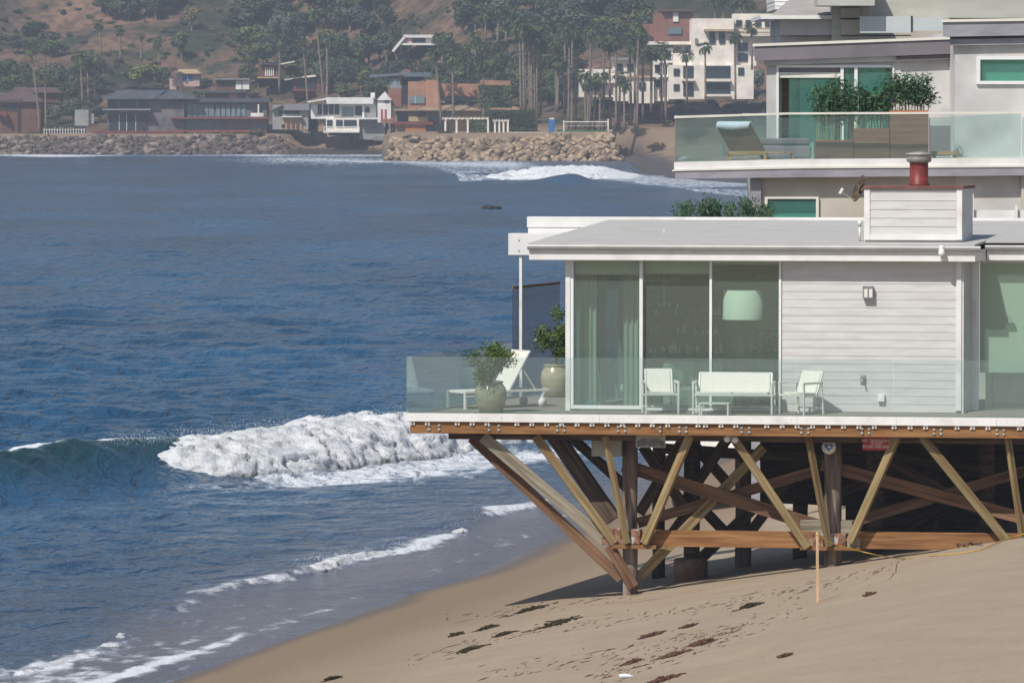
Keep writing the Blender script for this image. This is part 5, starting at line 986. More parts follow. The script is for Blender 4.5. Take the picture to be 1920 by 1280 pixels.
def fhouse(name, label, Y, parts, cat="house", group=None):
    """parts: (part name, material, x0,y0,x1,y1, depth offset, thickness[, y0r]) in photo pixels at distance Y"""
    t = wthing(name, label, cat, group); last = None
    for p in parts:
        nm, m, x0, y0, x1, y1, dy, th = p[:8]; y0r = p[8] if len(p) > 8 else None; mb = MB(); wbox(mb, x0, y0, x1, y1, Y + dy, th, 0, y0r, y1 if y0r is None or nm != 'roof' else y1 + (y0r - y0))
        o = mb.build(nm, M[m], last if nm in ('pane', 'frame', 'balusters') and last else t)
        if nm in ('window', 'wall', 'balcony'): last = o
    return t
def wins(x0, x1, y0, y1, n, dy=-.15, m='f_glassdark', gap=.25, frame='f_white'):
    out = []; w_ = (x1 - x0) / n
    for i in range(n): a = x0 + i * w_ + w_ * gap / 2; out.append(('window', m, a, y0, a + w_ * (1 - gap), y1, dy, .12))
    return out
def hip(t, name, m, x0, x1, y0, y1, Y, dep, rx0, rx1, back=.5):
    a = at(x0, y1, Y); b = at(x1, y1, Y); k0 = at(rx0, y0, Y + dep * back); k1 = at(rx1, y0, Y + dep * back); o = Vector((0, dep, 0)); mb = MB()
    mb.add([a, b, b + o, a + o, k0, k1], [(0, 1, 5, 4), (1, 2, 5), (2, 3, 4, 5), (3, 0, 4), (3, 2, 1, 0)]); return mb.build(name, M[m], t)
t = fhouse("brown_beach_house", "dark brown shingled house at the far left edge with a slanting roof", 1062, [('wall', 'f_brown', -30, 190, 76, 248, 0, 9), ('wall', 'f_brownroof', -30, 186, 40, 194, -.8, 10)] + wins(5, 38, 197, 208, 5) + [('door', 'f_black', 33, 200, 39, 247, -.1, .1), ('wall', 'f_brown', 20, 170, 112, 192, 12, 8), ('stair', 'f_reddeck', -10, 205, 12, 209, -2, 1.5, 222)])
hip(t, "roof", 'f_brownroof', -35, 80, 174, 191, 1061, 11, -20, 60); hip(t, "roof", 'f_brownroof', 15, 116, 164, 174, 1073, 10, 30, 104)
fhouse("tent_wall", "pale canvas-like windbreak beside the grey slate house", 1058, [('panel', 'f_grey', 140, 206, 166, 236, 0, .6), ('panel', 'f_grey', 150, 206, 176, 232, .7, .5, 214)], "windbreak")
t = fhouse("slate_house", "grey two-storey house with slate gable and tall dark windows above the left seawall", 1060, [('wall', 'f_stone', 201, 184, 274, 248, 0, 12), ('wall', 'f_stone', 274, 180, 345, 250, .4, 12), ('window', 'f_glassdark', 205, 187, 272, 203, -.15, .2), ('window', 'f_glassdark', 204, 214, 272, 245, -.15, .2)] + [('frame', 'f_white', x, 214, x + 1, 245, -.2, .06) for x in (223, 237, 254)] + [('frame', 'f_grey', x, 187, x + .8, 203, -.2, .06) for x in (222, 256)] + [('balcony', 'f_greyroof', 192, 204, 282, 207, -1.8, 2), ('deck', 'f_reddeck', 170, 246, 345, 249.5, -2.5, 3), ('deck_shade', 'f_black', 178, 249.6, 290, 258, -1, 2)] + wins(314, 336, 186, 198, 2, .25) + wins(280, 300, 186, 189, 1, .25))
hip(t, "roof", 'f_slate', 192, 290, 169, 186, 1058.5, 14, 222, 312); hip(t, "roof", 'f_slate', 268, 372, 170, 186, 1059, 15, 312, 330)
fhouse("grey_beach_house", "long low grey house with pale windows and two red deck lines", 1061, [('wall', 'f_stone', 334, 188, 500, 222, .5, 10), ('roof', 'f_slate', 330, 184, 506, 192, -.6, 12), ('balcony', 'f_reddeck', 320, 220, 506, 223, -2, 3), ('wall', 'f_greyroof', 330, 223.2, 500, 244, .6, 9), ('window', 'f_glass', 347, 226, 400, 243, .3, .2), ('deck', 'f_reddeck', 312, 244, 500, 248, -2.6, 4)] + wins(350, 402, 196, 219, 5, .3, 'f_glass', .15) + wins(404, 462, 196, 219, 6, .3, 'f_glass', .3) + [('chimney', 'f_white', 483, 196, 486, 216, -.4, .5), ('patio_wall', 'f_white', 470, 212, 494, 219, -.5, .3)] + wins(472, 492, 200, 212, 2, .3), group=None)
t = fhouse("pink_house", "small pink house with a bright blue window on the slope behind the slate house", 1105, [('wall', 'f_pink', 331, 137, 374, 162, 0, 6), ('wall', 'f_pink', 318, 148, 331, 168, 1, 5), ('window', 'f_blueglass' if False else 'f_blue', 342, 140, 361, 151, -.15, .2), ('frame', 'f_white', 351, 140, 352, 151, -.2, .08)]); hip(t, "roof", 'f_tan', 327, 377, 130, 138.5, 1104, 8, 336, 368)
fhouse("flat_roof_house", "low flat-roofed house with a bright white window bay right of the pink house", 1100, [('roof', 'f_greyroof', 402, 147, 468, 150, -1, 9), ('wall', 'f_brown', 404, 150, 442, 170, 0, 7), ('wall', 'f_white', 442, 152, 467, 168, -.3, 7), ('frame', 'f_black', 453, 152, 454, 168, -.4, .1), ('roof', 'f_slate', 378, 170, 462, 174, -3, 8), ('wall', 'f_brown', 384, 174, 458, 184, -2, 7), ('wall', 'f_terra', 430, 175, 445, 183, -2.2, .3)])
fhouse("wing_roof_house", "house with dark upswept wing roof and white roof tip on the slope", 1112, [('roof', 'f_slate', 487, 119, 527, 121.5, -1, 8), ('roof', 'f_white', 523, 120, 552, 122, -1.1, 8, 114.5), ('wall', 'f_brown', 484, 122, 522, 146, 0, 6), ('deck', 'f_tan', 482, 144.5, 522, 147, -1, 2)] + wins(496, 514, 127, 143, 5, -.2, 'f_white', .5))
fhouse("white_roof_house", "brown house under a broad white sloping roof behind two leaning palms", 1105, [('roof', 'f_cream', 533, 149, 572, 151, -1, 9, 143), ('roof', 'f_cream', 572, 142.4, 611, 146, -1, 9, 138.6), ('wall', 'f_brown', 550, 147, 608, 182, 0, 8), ('window', 'f_glassdark', 556, 151, 592, 166, -.15, .2), ('balcony', 'f_reddeck', 546, 167, 588, 171, -1.5, 2)])
fhouse("hilltop_modern_house", "white modern house with a slanted white brace high on the brown hillside", ghit(790, 92).y - 6, [('roof', 'f_white', 757, 65.5, 845, 71, -1, 9), ('wall', 'f_cream', 764, 70, 845, 83, 0, 7), ('deck', 'f_white', 750, 81.5, 828, 85, -1, 4), ('window', 'f_glassdark', 774, 72, 798, 80, -.2, .2), ('window', 'f_glassdark', 818, 72, 843, 79, -.2, .2)]) 
YH_ = ghit(790, 92).y - 6
_h = [o for o in bpy.data.objects if o.name.startswith("hilltop_modern_house")][0]; m = MB(); m.beam(at(760, 67.5, YH_ - 1), at(736, 97, YH_ - 1), .5, .5); m.build("brace", M['f_white'], _h)
m = MB(); m.prism([at(757, 71, YH_ - .5), at(772, 71, YH_ - .5), at(772, 83, YH_ - .5), at(748, 83, YH_ - .5)], (0, .3, 0)); m.build("side_panel", M['f_pink'], _h)
fhouse("blue_roof_house", "orange-walled house under a long blue-grey roof behind the terracotta house", 1090, [('roof', 'f_blueroof', 692, 141, 760, 146, -1, 10, 136), ('roof', 'f_blueroof', 760, 136, 818, 144, -1, 10), ('wall', 'f_orange', 700, 146, 752, 166, 0, 8), ('window', 'f_glass', 720, 148, 750, 161, -.2, .2), ('frame', 'f_white', 730, 148, 731, 161, -.3, .05), ('frame', 'f_white', 740, 148, 741, 161, -.3, .05), ('chimney', 'f_brick', 780, 127, 812, 136, 3, 2), ('chimney_pot', 'f_white', 800, 119, 812, 127, 3, 2), ('terrace', 'f_grey', 692, 160, 760, 166, -2, 2)])
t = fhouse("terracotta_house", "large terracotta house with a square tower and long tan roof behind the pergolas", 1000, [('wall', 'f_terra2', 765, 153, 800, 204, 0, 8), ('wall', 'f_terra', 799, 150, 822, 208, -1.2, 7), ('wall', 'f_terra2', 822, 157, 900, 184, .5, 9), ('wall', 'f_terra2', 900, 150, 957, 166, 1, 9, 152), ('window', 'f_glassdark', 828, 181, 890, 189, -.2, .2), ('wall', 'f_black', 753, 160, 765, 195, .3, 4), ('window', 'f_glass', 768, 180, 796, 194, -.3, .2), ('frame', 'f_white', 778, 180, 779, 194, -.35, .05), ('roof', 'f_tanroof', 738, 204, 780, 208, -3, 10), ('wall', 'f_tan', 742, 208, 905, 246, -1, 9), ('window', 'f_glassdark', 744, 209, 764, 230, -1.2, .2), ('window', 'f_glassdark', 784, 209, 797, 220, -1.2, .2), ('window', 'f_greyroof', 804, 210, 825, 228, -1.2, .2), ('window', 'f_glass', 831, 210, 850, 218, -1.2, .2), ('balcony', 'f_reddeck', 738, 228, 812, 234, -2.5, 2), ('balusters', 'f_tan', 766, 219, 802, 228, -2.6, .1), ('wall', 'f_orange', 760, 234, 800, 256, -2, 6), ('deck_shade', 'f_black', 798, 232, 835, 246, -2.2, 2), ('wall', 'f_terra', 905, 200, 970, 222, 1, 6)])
hip(t, "roof", 'f_tanroof', 776, 905, 193, 207.5, 996, 12, 815, 862); hip(t, "roof", 'f_tanroof', 895, 985, 200, 210, 999, 8, 905, 970)
fhouse("green_grey_house", "pale green-grey house with low gabled roof above the sandy bank", 1055, [('wall', 'f_grey', 511, 197, 578, 243, 0, 9), ('roof', 'f_greyroof', 509, 205, 532, 207, -1, 10, 195), ('roof', 'f_greyroof', 532, 195, 580, 207, -1, 10), ('window', 'f_glassdark', 522, 207, 530, 217, -.15, .2), ('window', 'f_black', 533, 208, 562, 214, -.15, .2), ('balcony', 'f_white', 528, 218, 566, 220, -1.2, 1.4), ('wall', 'f_tan', 527, 220, 566, 243, -.3, .4), ('door', 'f_glassdark', 528, 233, 534, 240, -.4, .2)] + wins(536, 562, 230, 240, 3, -.5, 'f_brown', .4))
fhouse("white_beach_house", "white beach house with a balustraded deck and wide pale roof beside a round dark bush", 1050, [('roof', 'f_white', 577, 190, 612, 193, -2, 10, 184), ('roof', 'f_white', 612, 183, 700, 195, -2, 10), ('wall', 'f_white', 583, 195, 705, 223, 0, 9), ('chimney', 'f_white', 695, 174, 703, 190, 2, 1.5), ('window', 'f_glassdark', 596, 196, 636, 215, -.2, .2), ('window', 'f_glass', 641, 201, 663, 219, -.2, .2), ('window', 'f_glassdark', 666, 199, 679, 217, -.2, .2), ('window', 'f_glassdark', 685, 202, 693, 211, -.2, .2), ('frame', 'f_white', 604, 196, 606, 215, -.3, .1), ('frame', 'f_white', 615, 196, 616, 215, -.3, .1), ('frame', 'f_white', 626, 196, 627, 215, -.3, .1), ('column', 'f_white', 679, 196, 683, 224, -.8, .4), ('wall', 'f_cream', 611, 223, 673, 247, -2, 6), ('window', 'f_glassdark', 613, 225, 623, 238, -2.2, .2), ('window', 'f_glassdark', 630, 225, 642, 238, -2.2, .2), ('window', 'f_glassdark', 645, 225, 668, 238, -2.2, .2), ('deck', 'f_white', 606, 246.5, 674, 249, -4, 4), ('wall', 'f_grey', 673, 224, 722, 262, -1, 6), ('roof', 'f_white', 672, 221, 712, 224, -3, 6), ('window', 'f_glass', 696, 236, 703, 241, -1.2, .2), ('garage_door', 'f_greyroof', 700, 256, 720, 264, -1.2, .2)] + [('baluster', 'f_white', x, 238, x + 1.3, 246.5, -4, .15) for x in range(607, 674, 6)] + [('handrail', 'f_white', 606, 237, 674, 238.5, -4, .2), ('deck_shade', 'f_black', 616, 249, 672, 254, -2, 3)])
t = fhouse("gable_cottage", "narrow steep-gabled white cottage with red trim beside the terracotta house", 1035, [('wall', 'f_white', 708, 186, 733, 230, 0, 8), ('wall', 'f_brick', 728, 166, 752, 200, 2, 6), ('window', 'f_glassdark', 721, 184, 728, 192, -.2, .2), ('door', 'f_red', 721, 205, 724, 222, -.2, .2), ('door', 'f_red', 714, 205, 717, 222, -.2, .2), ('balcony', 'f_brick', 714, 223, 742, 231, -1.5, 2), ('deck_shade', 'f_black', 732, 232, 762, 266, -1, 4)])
m = MB(); m.prism([at(706, 188, 1034.6), at(721, 172, 1034.6), at(735, 188, 1034.6)], (0, 8, 0)); m.build("roof", M['f_white'], t)
# condominiums on the bluff
W = lambda x0, y0, x1, y1, m='f_glassdark': ('window', m, x0, y0, x1, y1, -.3, .2)
t = fhouse("condominium_tower", "tall cream condominium tower above the bluff with small square windows near its top", 985, [('wall', 'f_cream', 1297, 35, 1376, 122, 0, 12), ('wall', 'f_cream', 1254, 122, 1413, 186, -1, 12), ('wall', 'f_cream', 1262, 100, 1300, 124, 1, 8), W(1330, 60, 1341, 81), W(1348, 60, 1359, 81), W(1303, 72, 1308, 82, 'f_greyroof'), ('balcony', 'f_cream', 1320, 148, 1370, 153, -2.3, 1.4), ('balcony', 'f_cream', 1320, 177, 1370, 181, -2.3, 1.4), ('balcony', 'f_cream', 1278, 148, 1302, 152, -2.3, 1.4)] + [('window', 'f_glassdark', a, b, c, d, -1.2, .2) for a, b, c, d in ((1322, 124, 1369, 147), (1322, 155, 1369, 176), (1281, 124, 1300, 147), (1281, 155, 1300, 180), (1263, 129, 1274, 142), (1263, 158, 1274, 170), (1384, 127, 1395, 141))] + [('sunshade', 'f_tan', 1320, 55, 1376, 59, -1.2, 1.2), ('wall', 'f_cream', 1376, 26, 1470, 70, 3, 9), ('pergola', 'f_tan', 1385, 60, 1462, 62, -1, 3), ('pergola', 'f_tan', 1385, 53, 1468, 55, -1, 3)] + [('window', 'f_glassdark', 1380 + i * 18, 38, 1391 + i * 18, 50, 2.8, .2) for i in range(4)] + [('wall', 'f_cream', 1376, 70, 1418, 124, 2, 8)] + [('window', 'f_glassdark', 1384, 80, 1402, 96, 1.8, .2), ('window', 'f_glassdark', 1384, 100, 1402, 116, 1.8, .2)], "building")
fhouse("condominium_block", "cream condominium block with stacked balconies half hidden by palms, left of the tower", 990, [('wall', 'f_cream', 1226, 90, 1262, 190, 0, 10), ('wall', 'f_cream', 1216, 78, 1296, 84, -1, 12), ('wall', 'f_cream', 1180, 145, 1226, 194, -1, 8), ('wall', 'f_tan', 1176, 142, 1228, 146, -1.5, 9), ('wall', 'f_cream', 1262, 84, 1298, 100, 2, 8)] + [('window', 'f_glassdark', a, b, c, d, -1.3, .2) for a, b, c, d in ((1198, 154, 1210, 168), (1228, 96, 1240, 112), (1245, 96, 1258, 112), (1228, 122, 1240, 138), (1245, 122, 1258, 138), (1228, 150, 1240, 164), (1266, 88, 1276, 98), (1284, 88, 1294, 98))] + [('balcony', 'f_white', 1224, 114, 1262, 118, -2.5, 2), ('balcony', 'f_white', 1224, 141, 1262, 145, -2.5, 2), ('stair', 'f_white', 1240, 118, 1243, 190, -2, .4), ('stair', 'f_white', 1251, 118, 1254, 190, -2, .4)], "building")
fhouse("condominium_annex", "low cream condominium wing at the left end of the bluff behind the palm trunks", 1000, [('wall', 'f_cream', 1086, 130, 1150, 182, 0, 9), ('wall', 'f_cream', 1150, 112, 1196, 190, -1, 9), ('roof', 'f_greyroof', 1144, 108, 1200, 113, -2, 11)] + [('window', 'f_glassdark', a, b, c, d, -1.2, .2) for a, b, c, d in ((1092, 138, 1104, 150), (1112, 138, 1124, 150), (1132, 138, 1144, 150), (1156, 120, 1168, 134), (1176, 120, 1188, 134), (1156, 146, 1168, 160), (1176, 146, 1188, 160), (1092, 160, 1104, 172), (1114, 160, 1126, 172))] + [('balcony', 'f_white', 1086, 152, 1150, 156, -1.6, 1.5)], "building")
fhouse("brick_house", "red-brown brick house above and behind the condominium tower", 1056, [('wall', 'f_brick', 1226, 26, 1300, 80, 0, 9), ('roof', 'f_brownroof', 1240, 17, 1304, 22, -1, 11), ('wall', 'f_brick', 1244, 21.7, 1298, 27, .2, 8), W(1262, 24, 1272, 41, 'f_white'), W(1252, 52, 1278, 64, 'f_glass'), ('wall', 'f_brick', 1205, 45, 1226, 70, 2, 7)])
fhouse("hillside_cottage", "tiny yellowish cottage among the trees above the hedge", 1100, [('wall', 'f_tan', 930, 132, 944, 146, 0, 4), ('roof', 'f_cream', 928, 130, 946, 132.4, -.5, 5)])
# pergolas, portable toilet, net, lawn
YP = 955
def pergola(label, x0, x1, y0, y1, posts, n):
    t = wthing("pergola", label, "pergola", "white pergolas above the right seawall"); m = MB()
    wbox(m, x0 - 2, y0, x1 + 2, y0 + 3, YP, .3); wbox(m, x0 - 2, y0 + .3, x1 + 2, y0 + 3, YP + 3, .3); m.build("beams", M['f_cream'], t); m = MB()
    for i in range(n): x = x0 + (x1 - x0) * i / (n - 1); wbox(m, x - .7, y0 - 1.5, x + .7, y0 - .1, YP - .5, 4.2)
    m.build("rafters", M['f_cream'], t)
    for x in posts:
        for dy in (0, 3): m = MB(); wbox(m, x - 1.8, y0 + 3, x + 1.8, y1, YP + dy, .35); m.build("post", M['f_cream'], t)
pergola("long white pergola with thick posts above the right seawall", 831, 915, 221, 251, (835, 856, 877, 915), 12); pergola("small white pergola alone to the right of the long one", 926, 953, 225, 251, (928, 936, 944, 952), 6)
t = fhouse("portable_toilet", "bright blue portable toilet at the foot of the palms", 965, [('body', 'f_blue', 1029, 224, 1040, 249, 0, 1.1), ('roof', 'f_white', 1030, 221.5, 1039, 224, -.05, 1.2), ('door', 'f_blue', 1031, 227, 1038, 248, -.05, .04)], "toilet")
t = fhouse("volleyball_net", "volleyball net between two poles on the lawn above the seawall", 962, [('pole', 'f_cream', 1056, 226, 1058, 249, 0, .15), ('pole', 'f_cream', 1139, 223, 1141.5, 249, 0, .15), ('tape', 'f_white', 1058, 227.6, 1139, 229.4, 0, .05), ('tape', 'f_white', 1058, 236, 1139, 236.5, 0, .05)], "net")
m = MB(); 
for x in range(1060, 1139, 4): wbox(m, x, 229.5, x + .35, 236, 962, .03)
m.build("mesh", M['f_greyroof'], t)
fhouse("seawall_cap", "low pale wall along the top of the right rock seawall", 953, [('wall', 'f_cream', 955, 248, 1145, 251.5, 0, .5), ('posts', 'f_cream', 1140, 244, 1148, 252, -.2, .6)], "wall")
m = MB(); a = at(1046, 249.5, 956); b = at(1142, 249.5, 956); m.hexa([(a.x, 955, a.z - .8), (b.x, 955, a.z - .8), (b.x, 975, a.z - .8), (a.x, 975, a.z - .8)], [(a.x, 955, a.z + .1), (b.x, 955, a.z + .1), (b.x, 975, a.z + .5), (a.x, 975, a.z + .5)]); tag(m.build("lawn", M['f_lawn']), kind='structure')
# picket fence left
t = wthing("picket_fence", "white picket fence along the top of the left seawall between the palms", "fence"); m = MB()
for x in range(82, 160, 5): wbox(m, x, 240 + random.uniform(-1, 1), x + 1.2, 252, 1048, .15)
m.build("pickets", M['f_white'], t); m = MB(); wbox(m, 80, 243, 160, 244, 1048.2, .1); m.build("rail", M['f_white'], t)
# people on the far beach: one skinned body each
def person(px, py, hgt, label, mat_, lean=0, arms=.25):
    g_ = None
    for yy in np.arange(980, 1085, 1.0):
        q = at(px, py, yy)
        if q.z < float(G(q.x, q.y)): g_ = q; break
    g_ = g_ or at(px, py, 1040); s = hgt / 1.75; V = [(0, 0, .95), (lean * .4, 0, 1.2), (lean, 0, 1.45), (lean * 1.2, 0, 1.57), (lean * 1.3, 0, 1.70), (-.19 + lean, 0, 1.42), (-arms - .05, .02, 1.15), (-arms - .1, -.05, .88), (.19 + lean, 0, 1.42), (arms + .05, .02, 1.15), (arms + .1, -.05, .88), (-.1, 0, .92), (-.13, -.03, .5), (-.15, .03, .04), (.1, 0, .92), (.15, .05, .5), (.17, .1, .04)]
    E = [(0, 1), (1, 2), (2, 3), (3, 4), (2, 5), (5, 6), (6, 7), (2, 8), (8, 9), (9, 10), (0, 11), (11, 12), (12, 13), (0, 14), (14, 15), (15, 16)]; Rr = [.15, .15, .16, .06, .11, .07, .05, .035, .07, .05, .035, .09, .065, .045, .09, .065, .045]
    me = bpy.data.meshes.new("person"); me.from_pydata([tuple(c * s for c in v) for v in V], E, []); o = newobj("person", me, None, g_); md = o.modifiers.new("skin", 'SKIN')
    for i, r_ in enumerate(Rr): me.skin_vertices[0].data[i].radius = (r_ * s, r_ * s * .8)
    me.skin_vertices[0].data[0].use_root = True; o.modifiers.new("sub", 'SUBSURF').render_levels = 1; me.materials.append(M[mat_]); tag(o, label, "person")
person(659, 272, 1.6, "person in dark clothes standing on the far beach below the white house", 'f_personb'); person(700, 284, 1.5, "person in dark clothes near the water on the far beach, right of the others", 'f_personb', .05); person(624, 278, 1.5, "person in a red top on the far beach, left of the others", 'f_red', .02, .35)
# rock in the sea
c = atz(917, 393, 0); t = MB(); rng_ = np.random.RandomState(3)
def rockmesh(seed, name="boulder", sub=2):
    import bmesh
    bm = bmesh.new(); bmesh.ops.create_icosphere(bm, subdivisions=sub, radius=.5); rr = random.Random(seed); sx, sy, sz = rr.uniform(.9, 1.4), rr.uniform(.7, 1.1), rr.uniform(.55, .9)
    planes = [(Vector((rr.gauss(0, 1), rr.gauss(0, 1), rr.gauss(0, 1))).normalized(), rr.uniform(.30, .42)) for _ in range(9)]
    for v in bm.verts:
        p = v.co.copy()
        for n_, d_ in planes:
            k = p.dot(n_)
            if k > d_: p -= n_ * (k - d_)
        v.co = Vector((p.x * sx, p.y * sy, p.z * sz)) * 1.25 + Vector((rr.gauss(0, 1), rr.gauss(0, 1), rr.gauss(0, 1))) * .012
    me = bpy.data.meshes.new(name); bm.to_mesh(me); bm.free(); return me
M['rock'] = noisy('boulder_rock', (.17, .12, .08), (.35, .262, .175), 1.6, rough=.95, objrand=.45, bump=.5, dist=.05); M['rockd'] = noisy('dark_boulder_rock', (.11, .085, .075), (.24, .185, .155), 1.6, rough=.95, objrand=.45, bump=.5, dist=.05); M['searock'] = noisy('wet_rock', (.02, .02, .02), (.05, .045, .04), 4, rough=.4)
me = rockmesh(77, "sea_rock", 3); me.materials.append(M['searock']); o = newobj("sea_rock", me, None, (c.x, c.y, .12), (0, 0, .3), (1.5, 2.4, .95)); tag(o, "lone dark rock breaking the surface of the open sea", "rock")
RM = [rockmesh(i) for i in range(10)]; RD = [m_.copy() for m_ in RM]
for m_ in RM: m_.materials.append(M['rock'])
for m_ in RD: m_.materials.append(M['rockd'])
BL = [(20, 'the brown house'), (120, 'the picket fence'), (170, 'the pale windbreak'), (235, 'the slate house'), (310, 'the slate gable'), (375, 'the long grey house'), (460, 'the white chimney'), (770, 'the terracotta house'), (845, 'the long pergola'), (895, 'the short hedge'), (940, 'the small pergola'), (990, 'the clipped hedge'), (1034, 'the blue toilet'), (1080, 'the net\'s left half'), (1130, 'the net\'s right pole')]
def seawall(x0, x1, y0, run, top, meshes, label, group, nind, seed, smin, smax):
    rr = random.Random(seed); pts = []; x = x0
    step = 1.0
    for k in range(int((x1 - x0) / step)):
        for j in range(12):
            u = (j + rr.random()) / 12; X_ = x0 + (k + rr.random()) * step; Y_ = y0 + (fbm(np.array([X_ * .15]), np.array([y0 * .02]), 31)[0] - .5) * 8 + u * run - 1.5; Zz = float(G(X_, Y_)); Zz = max(Zz, -.2) if u < .2 else Zz
            pts.append((X_, Y_, Zz + rr.uniform(-.1, .35), rr.uniform(smin, smax) * (1.4 if rr.random() < .15 else .8 if rr.random() < .4 else 1)))
    pts.sort(key=lambda p: -p[3]); stuff = MB()
    for i, p in enumerate(pts):
        if i < nind:
            o = bpy.data.objects.new("boulder", meshes[i % 10]); COL.objects.link(o); o.location = p[:3]; o.rotation_euler = (rr.uniform(-.6, .6), rr.uniform(-.6, .6), rr.uniform(0, 6.28)); o.scale = (p[3],) * 3; u_ = (p[1] - y0) / run; px_ = 960 + p[0] / p[1] * F; lm_ = min(BL, key=lambda q: abs(q[0] - px_))[1]; tag(o, ('big ' if p[3] > smax * .95 else '') + label + (', at the foot' if u_ < .3 else ', half way up' if u_ < .66 else ', near the top') + ', below ' + lm_, "boulder", group)
        else:
            me_ = meshes[i % 10]; Rm = Matrix.Rotation(rr.uniform(0, 6.28), 3, 'Z') @ Matrix.Rotation(rr.uniform(-.6, .6), 3, 'X'); stuff.add([Rm @ v.co * p[3] + Vector(p[:3]) for v in me_.vertices], [tuple(q.vertices) for q in me_.polygons])
    return stuff.build("loose_rocks", meshes[0].materials[0])
tag(seawall(-21, 18.2, 931, 12, 4.3, RM, "tan boulder of the right seawall", "boulders of the right rock seawall", 170, 5, .75, 1.45), kind='stuff')
tag(seawall(-104, -40.5, 1031, 12, 3.6, RD, "dark boulder of the left seawall", "boulders of the left rock seawall", 130, 6, .7, 1.35), kind='stuff')
m = MB(); bmx = rockmesh(99, "sandy_bank", 3); bmx.materials.append(M['f_tanroof'] if False else M['rock']); q = at(530, 262, 1044); o = newobj("sandy_bank", bmx, None, (q.x, 1048, 1.6), (0, 0, 0), (6.2, 5, 4)); tag(o, "broad bare sandy bank below the green-grey house", "bank")
# ---------------------------------------------------------------- vegetation
def fmat(n, c1, c2, sc=.35): M[n] = noisy(n, c1, c2, sc, rough=.75, detail=3, objrand=.3, contrast=(.4, .6)); return M[n]
fmat('fl_dark', (.022, .036, .018), (.070, .095, .040)); fmat('fl_mid', (.04, .055, .02), (.11, .135, .045)); fmat('fl_lite', (.07, .10, .02), (.16, .19, .05)); fmat('fl_dry', (.07, .065, .03), (.17, .14, .07)); fmat('fl_blue', (.04, .055, .04), (.10, .125, .08)); M['hedge'] = M['fl_dark']
M['ptrunk'] = noisy('palm_trunk', (.13, .10, .08), (.26, .20, .16), 2, (1, 1, 3), rough=.95); M['skirt'] = noisy('palm_skirt', (.14, .09, .05), (.26, .18, .10), 3, rough=.95); fmat('frond', (.03, .05, .018), (.09, .13, .04), 1.2)
def crown_mesh(seed, n=1100, leaf=.085, flat=.75, lobes=14, spread=.62):
    """crown of unit radius made of many small leaf clumps gathered in uneven lobes"""
    rr = random.Random(seed); m = MB(); L_ = []
    for i in range(lobes):
        v = Vector((rr.gauss(0, 1), rr.gauss(0, 1), rr.gauss(.25, .8))).normalized() * rr.uniform(.15, spread); L_.append((Vector((v.x, v.y, v.z * flat)), rr.uniform(.24, .46)))
    for i in range(n):
        c, r_ = L_[rr.randrange(lobes)]; v = Vector((rr.gauss(0, 1), rr.gauss(0, 1), rr.gauss(.2, 1))).normalized(); p = c + v * r_ * (.65 + .35 * rr.random()); nrm = (v + Vector((rr.gauss(0, .5), rr.gauss(0, .5), rr.gauss(0, .5)))).normalized()
        a = nrm.cross(Vector((rr.gauss(0, 1), rr.gauss(0, 1), rr.gauss(0, 1)))).normalized(); b = nrm.cross(a); s = leaf * rr.uniform(.6, 1.4)
        m.add([p - a * s, p - b * s * .7, p + a * s, p + b * s * .7], [(0, 1, 2, 3)])
    return m
CROWN = [crown_mesh(100 + i) for i in range(7)]
CM = {}
def crownmesh(k, m_):
    if (k, m_) not in CM: me = CROWN[k].mesh("crown"); me.materials.append(M[m_]); CM[(k, m_)] = me
    return CM[(k, m_)]
tm = MB(); tm.tube([(0, 0, -.3), (.03, 0, .25), (-.02, .02, .55)], [.07, .05, .04], 7)
for a_ in range(5): t_ = a_ * 1.26; tm.tube([(-.02, .02, .4), (.2 * math.cos(t_), .2 * math.sin(t_), .75), (.42 * math.cos(t_), .42 * math.sin(t_), 1.05)], [.035, .022, .01], 5)
TM = tm.mesh("trunk"); TM.materials.append(M['branch'])
def tree(px, pb, w_, h_, m_, label, group, Y=None, trunk=True, name="tree", cat="tree"):
    p = ghit(px, pb) if Y is None else at(px, pb, Y); s = P(p.y); W_, Hh = w_ * s / 2, h_ * s
    t = thing(name, label, cat, (p.x, p.y, p.z - .3), random.uniform(0, 6.28), group)
    if trunk:
        a = newobj("trunk", TM, t, (0, 0, 0), (0, 0, 0), (Hh * .62, Hh * .62, Hh * .62)); r_ = Hh * .38
        b = newobj("crown", crownmesh(random.randrange(7), m_), t, (0, 0, Hh * .60), (0, 0, 0), (W_, W_, Hh * .46))
    else: newobj("foliage", crownmesh(random.randrange(7), m_), t, (0, 0, Hh * .40), (0, 0, 0), (W_, W_, Hh * .68))
    return t
LM = [(262, 150, 'yellow-green tree'), (340, 100, 'dark round tree'), (352, 150, 'pink house'), (60, 200, 'brown house'), (270, 200, 'slate house'), (430, 205, 'long grey house'), (430, 165, 'flat-roofed house'), (510, 130, 'wing-roofed house'), (575, 150, 'white-roofed brown house'), (790, 80, 'white hilltop house'), (755, 145, 'blue-roofed house'), (850, 170, 'terracotta house'), (640, 210, 'white beach house'), (930, 180, 'clipped hedge'), (990, 120, 'tight palm cluster'), (1068, 140, 'second palm cluster'), (1035, 236, 'blue toilet'), (1100, 236, 'volleyball net'), (1120, 160, 'condominium annex'), (1240, 130, 'condominium block'), (1262, 50, 'brick house'), (1335, 80, 'condominium tower'), (165, 140, 'close trio of palms'), (225, 70, 'lone slope palm'), (590, 60, 'tallest leaning palm'), (525, 80, 'tall eucalyptus'), (60, 100, 'leftmost leaning palm')]
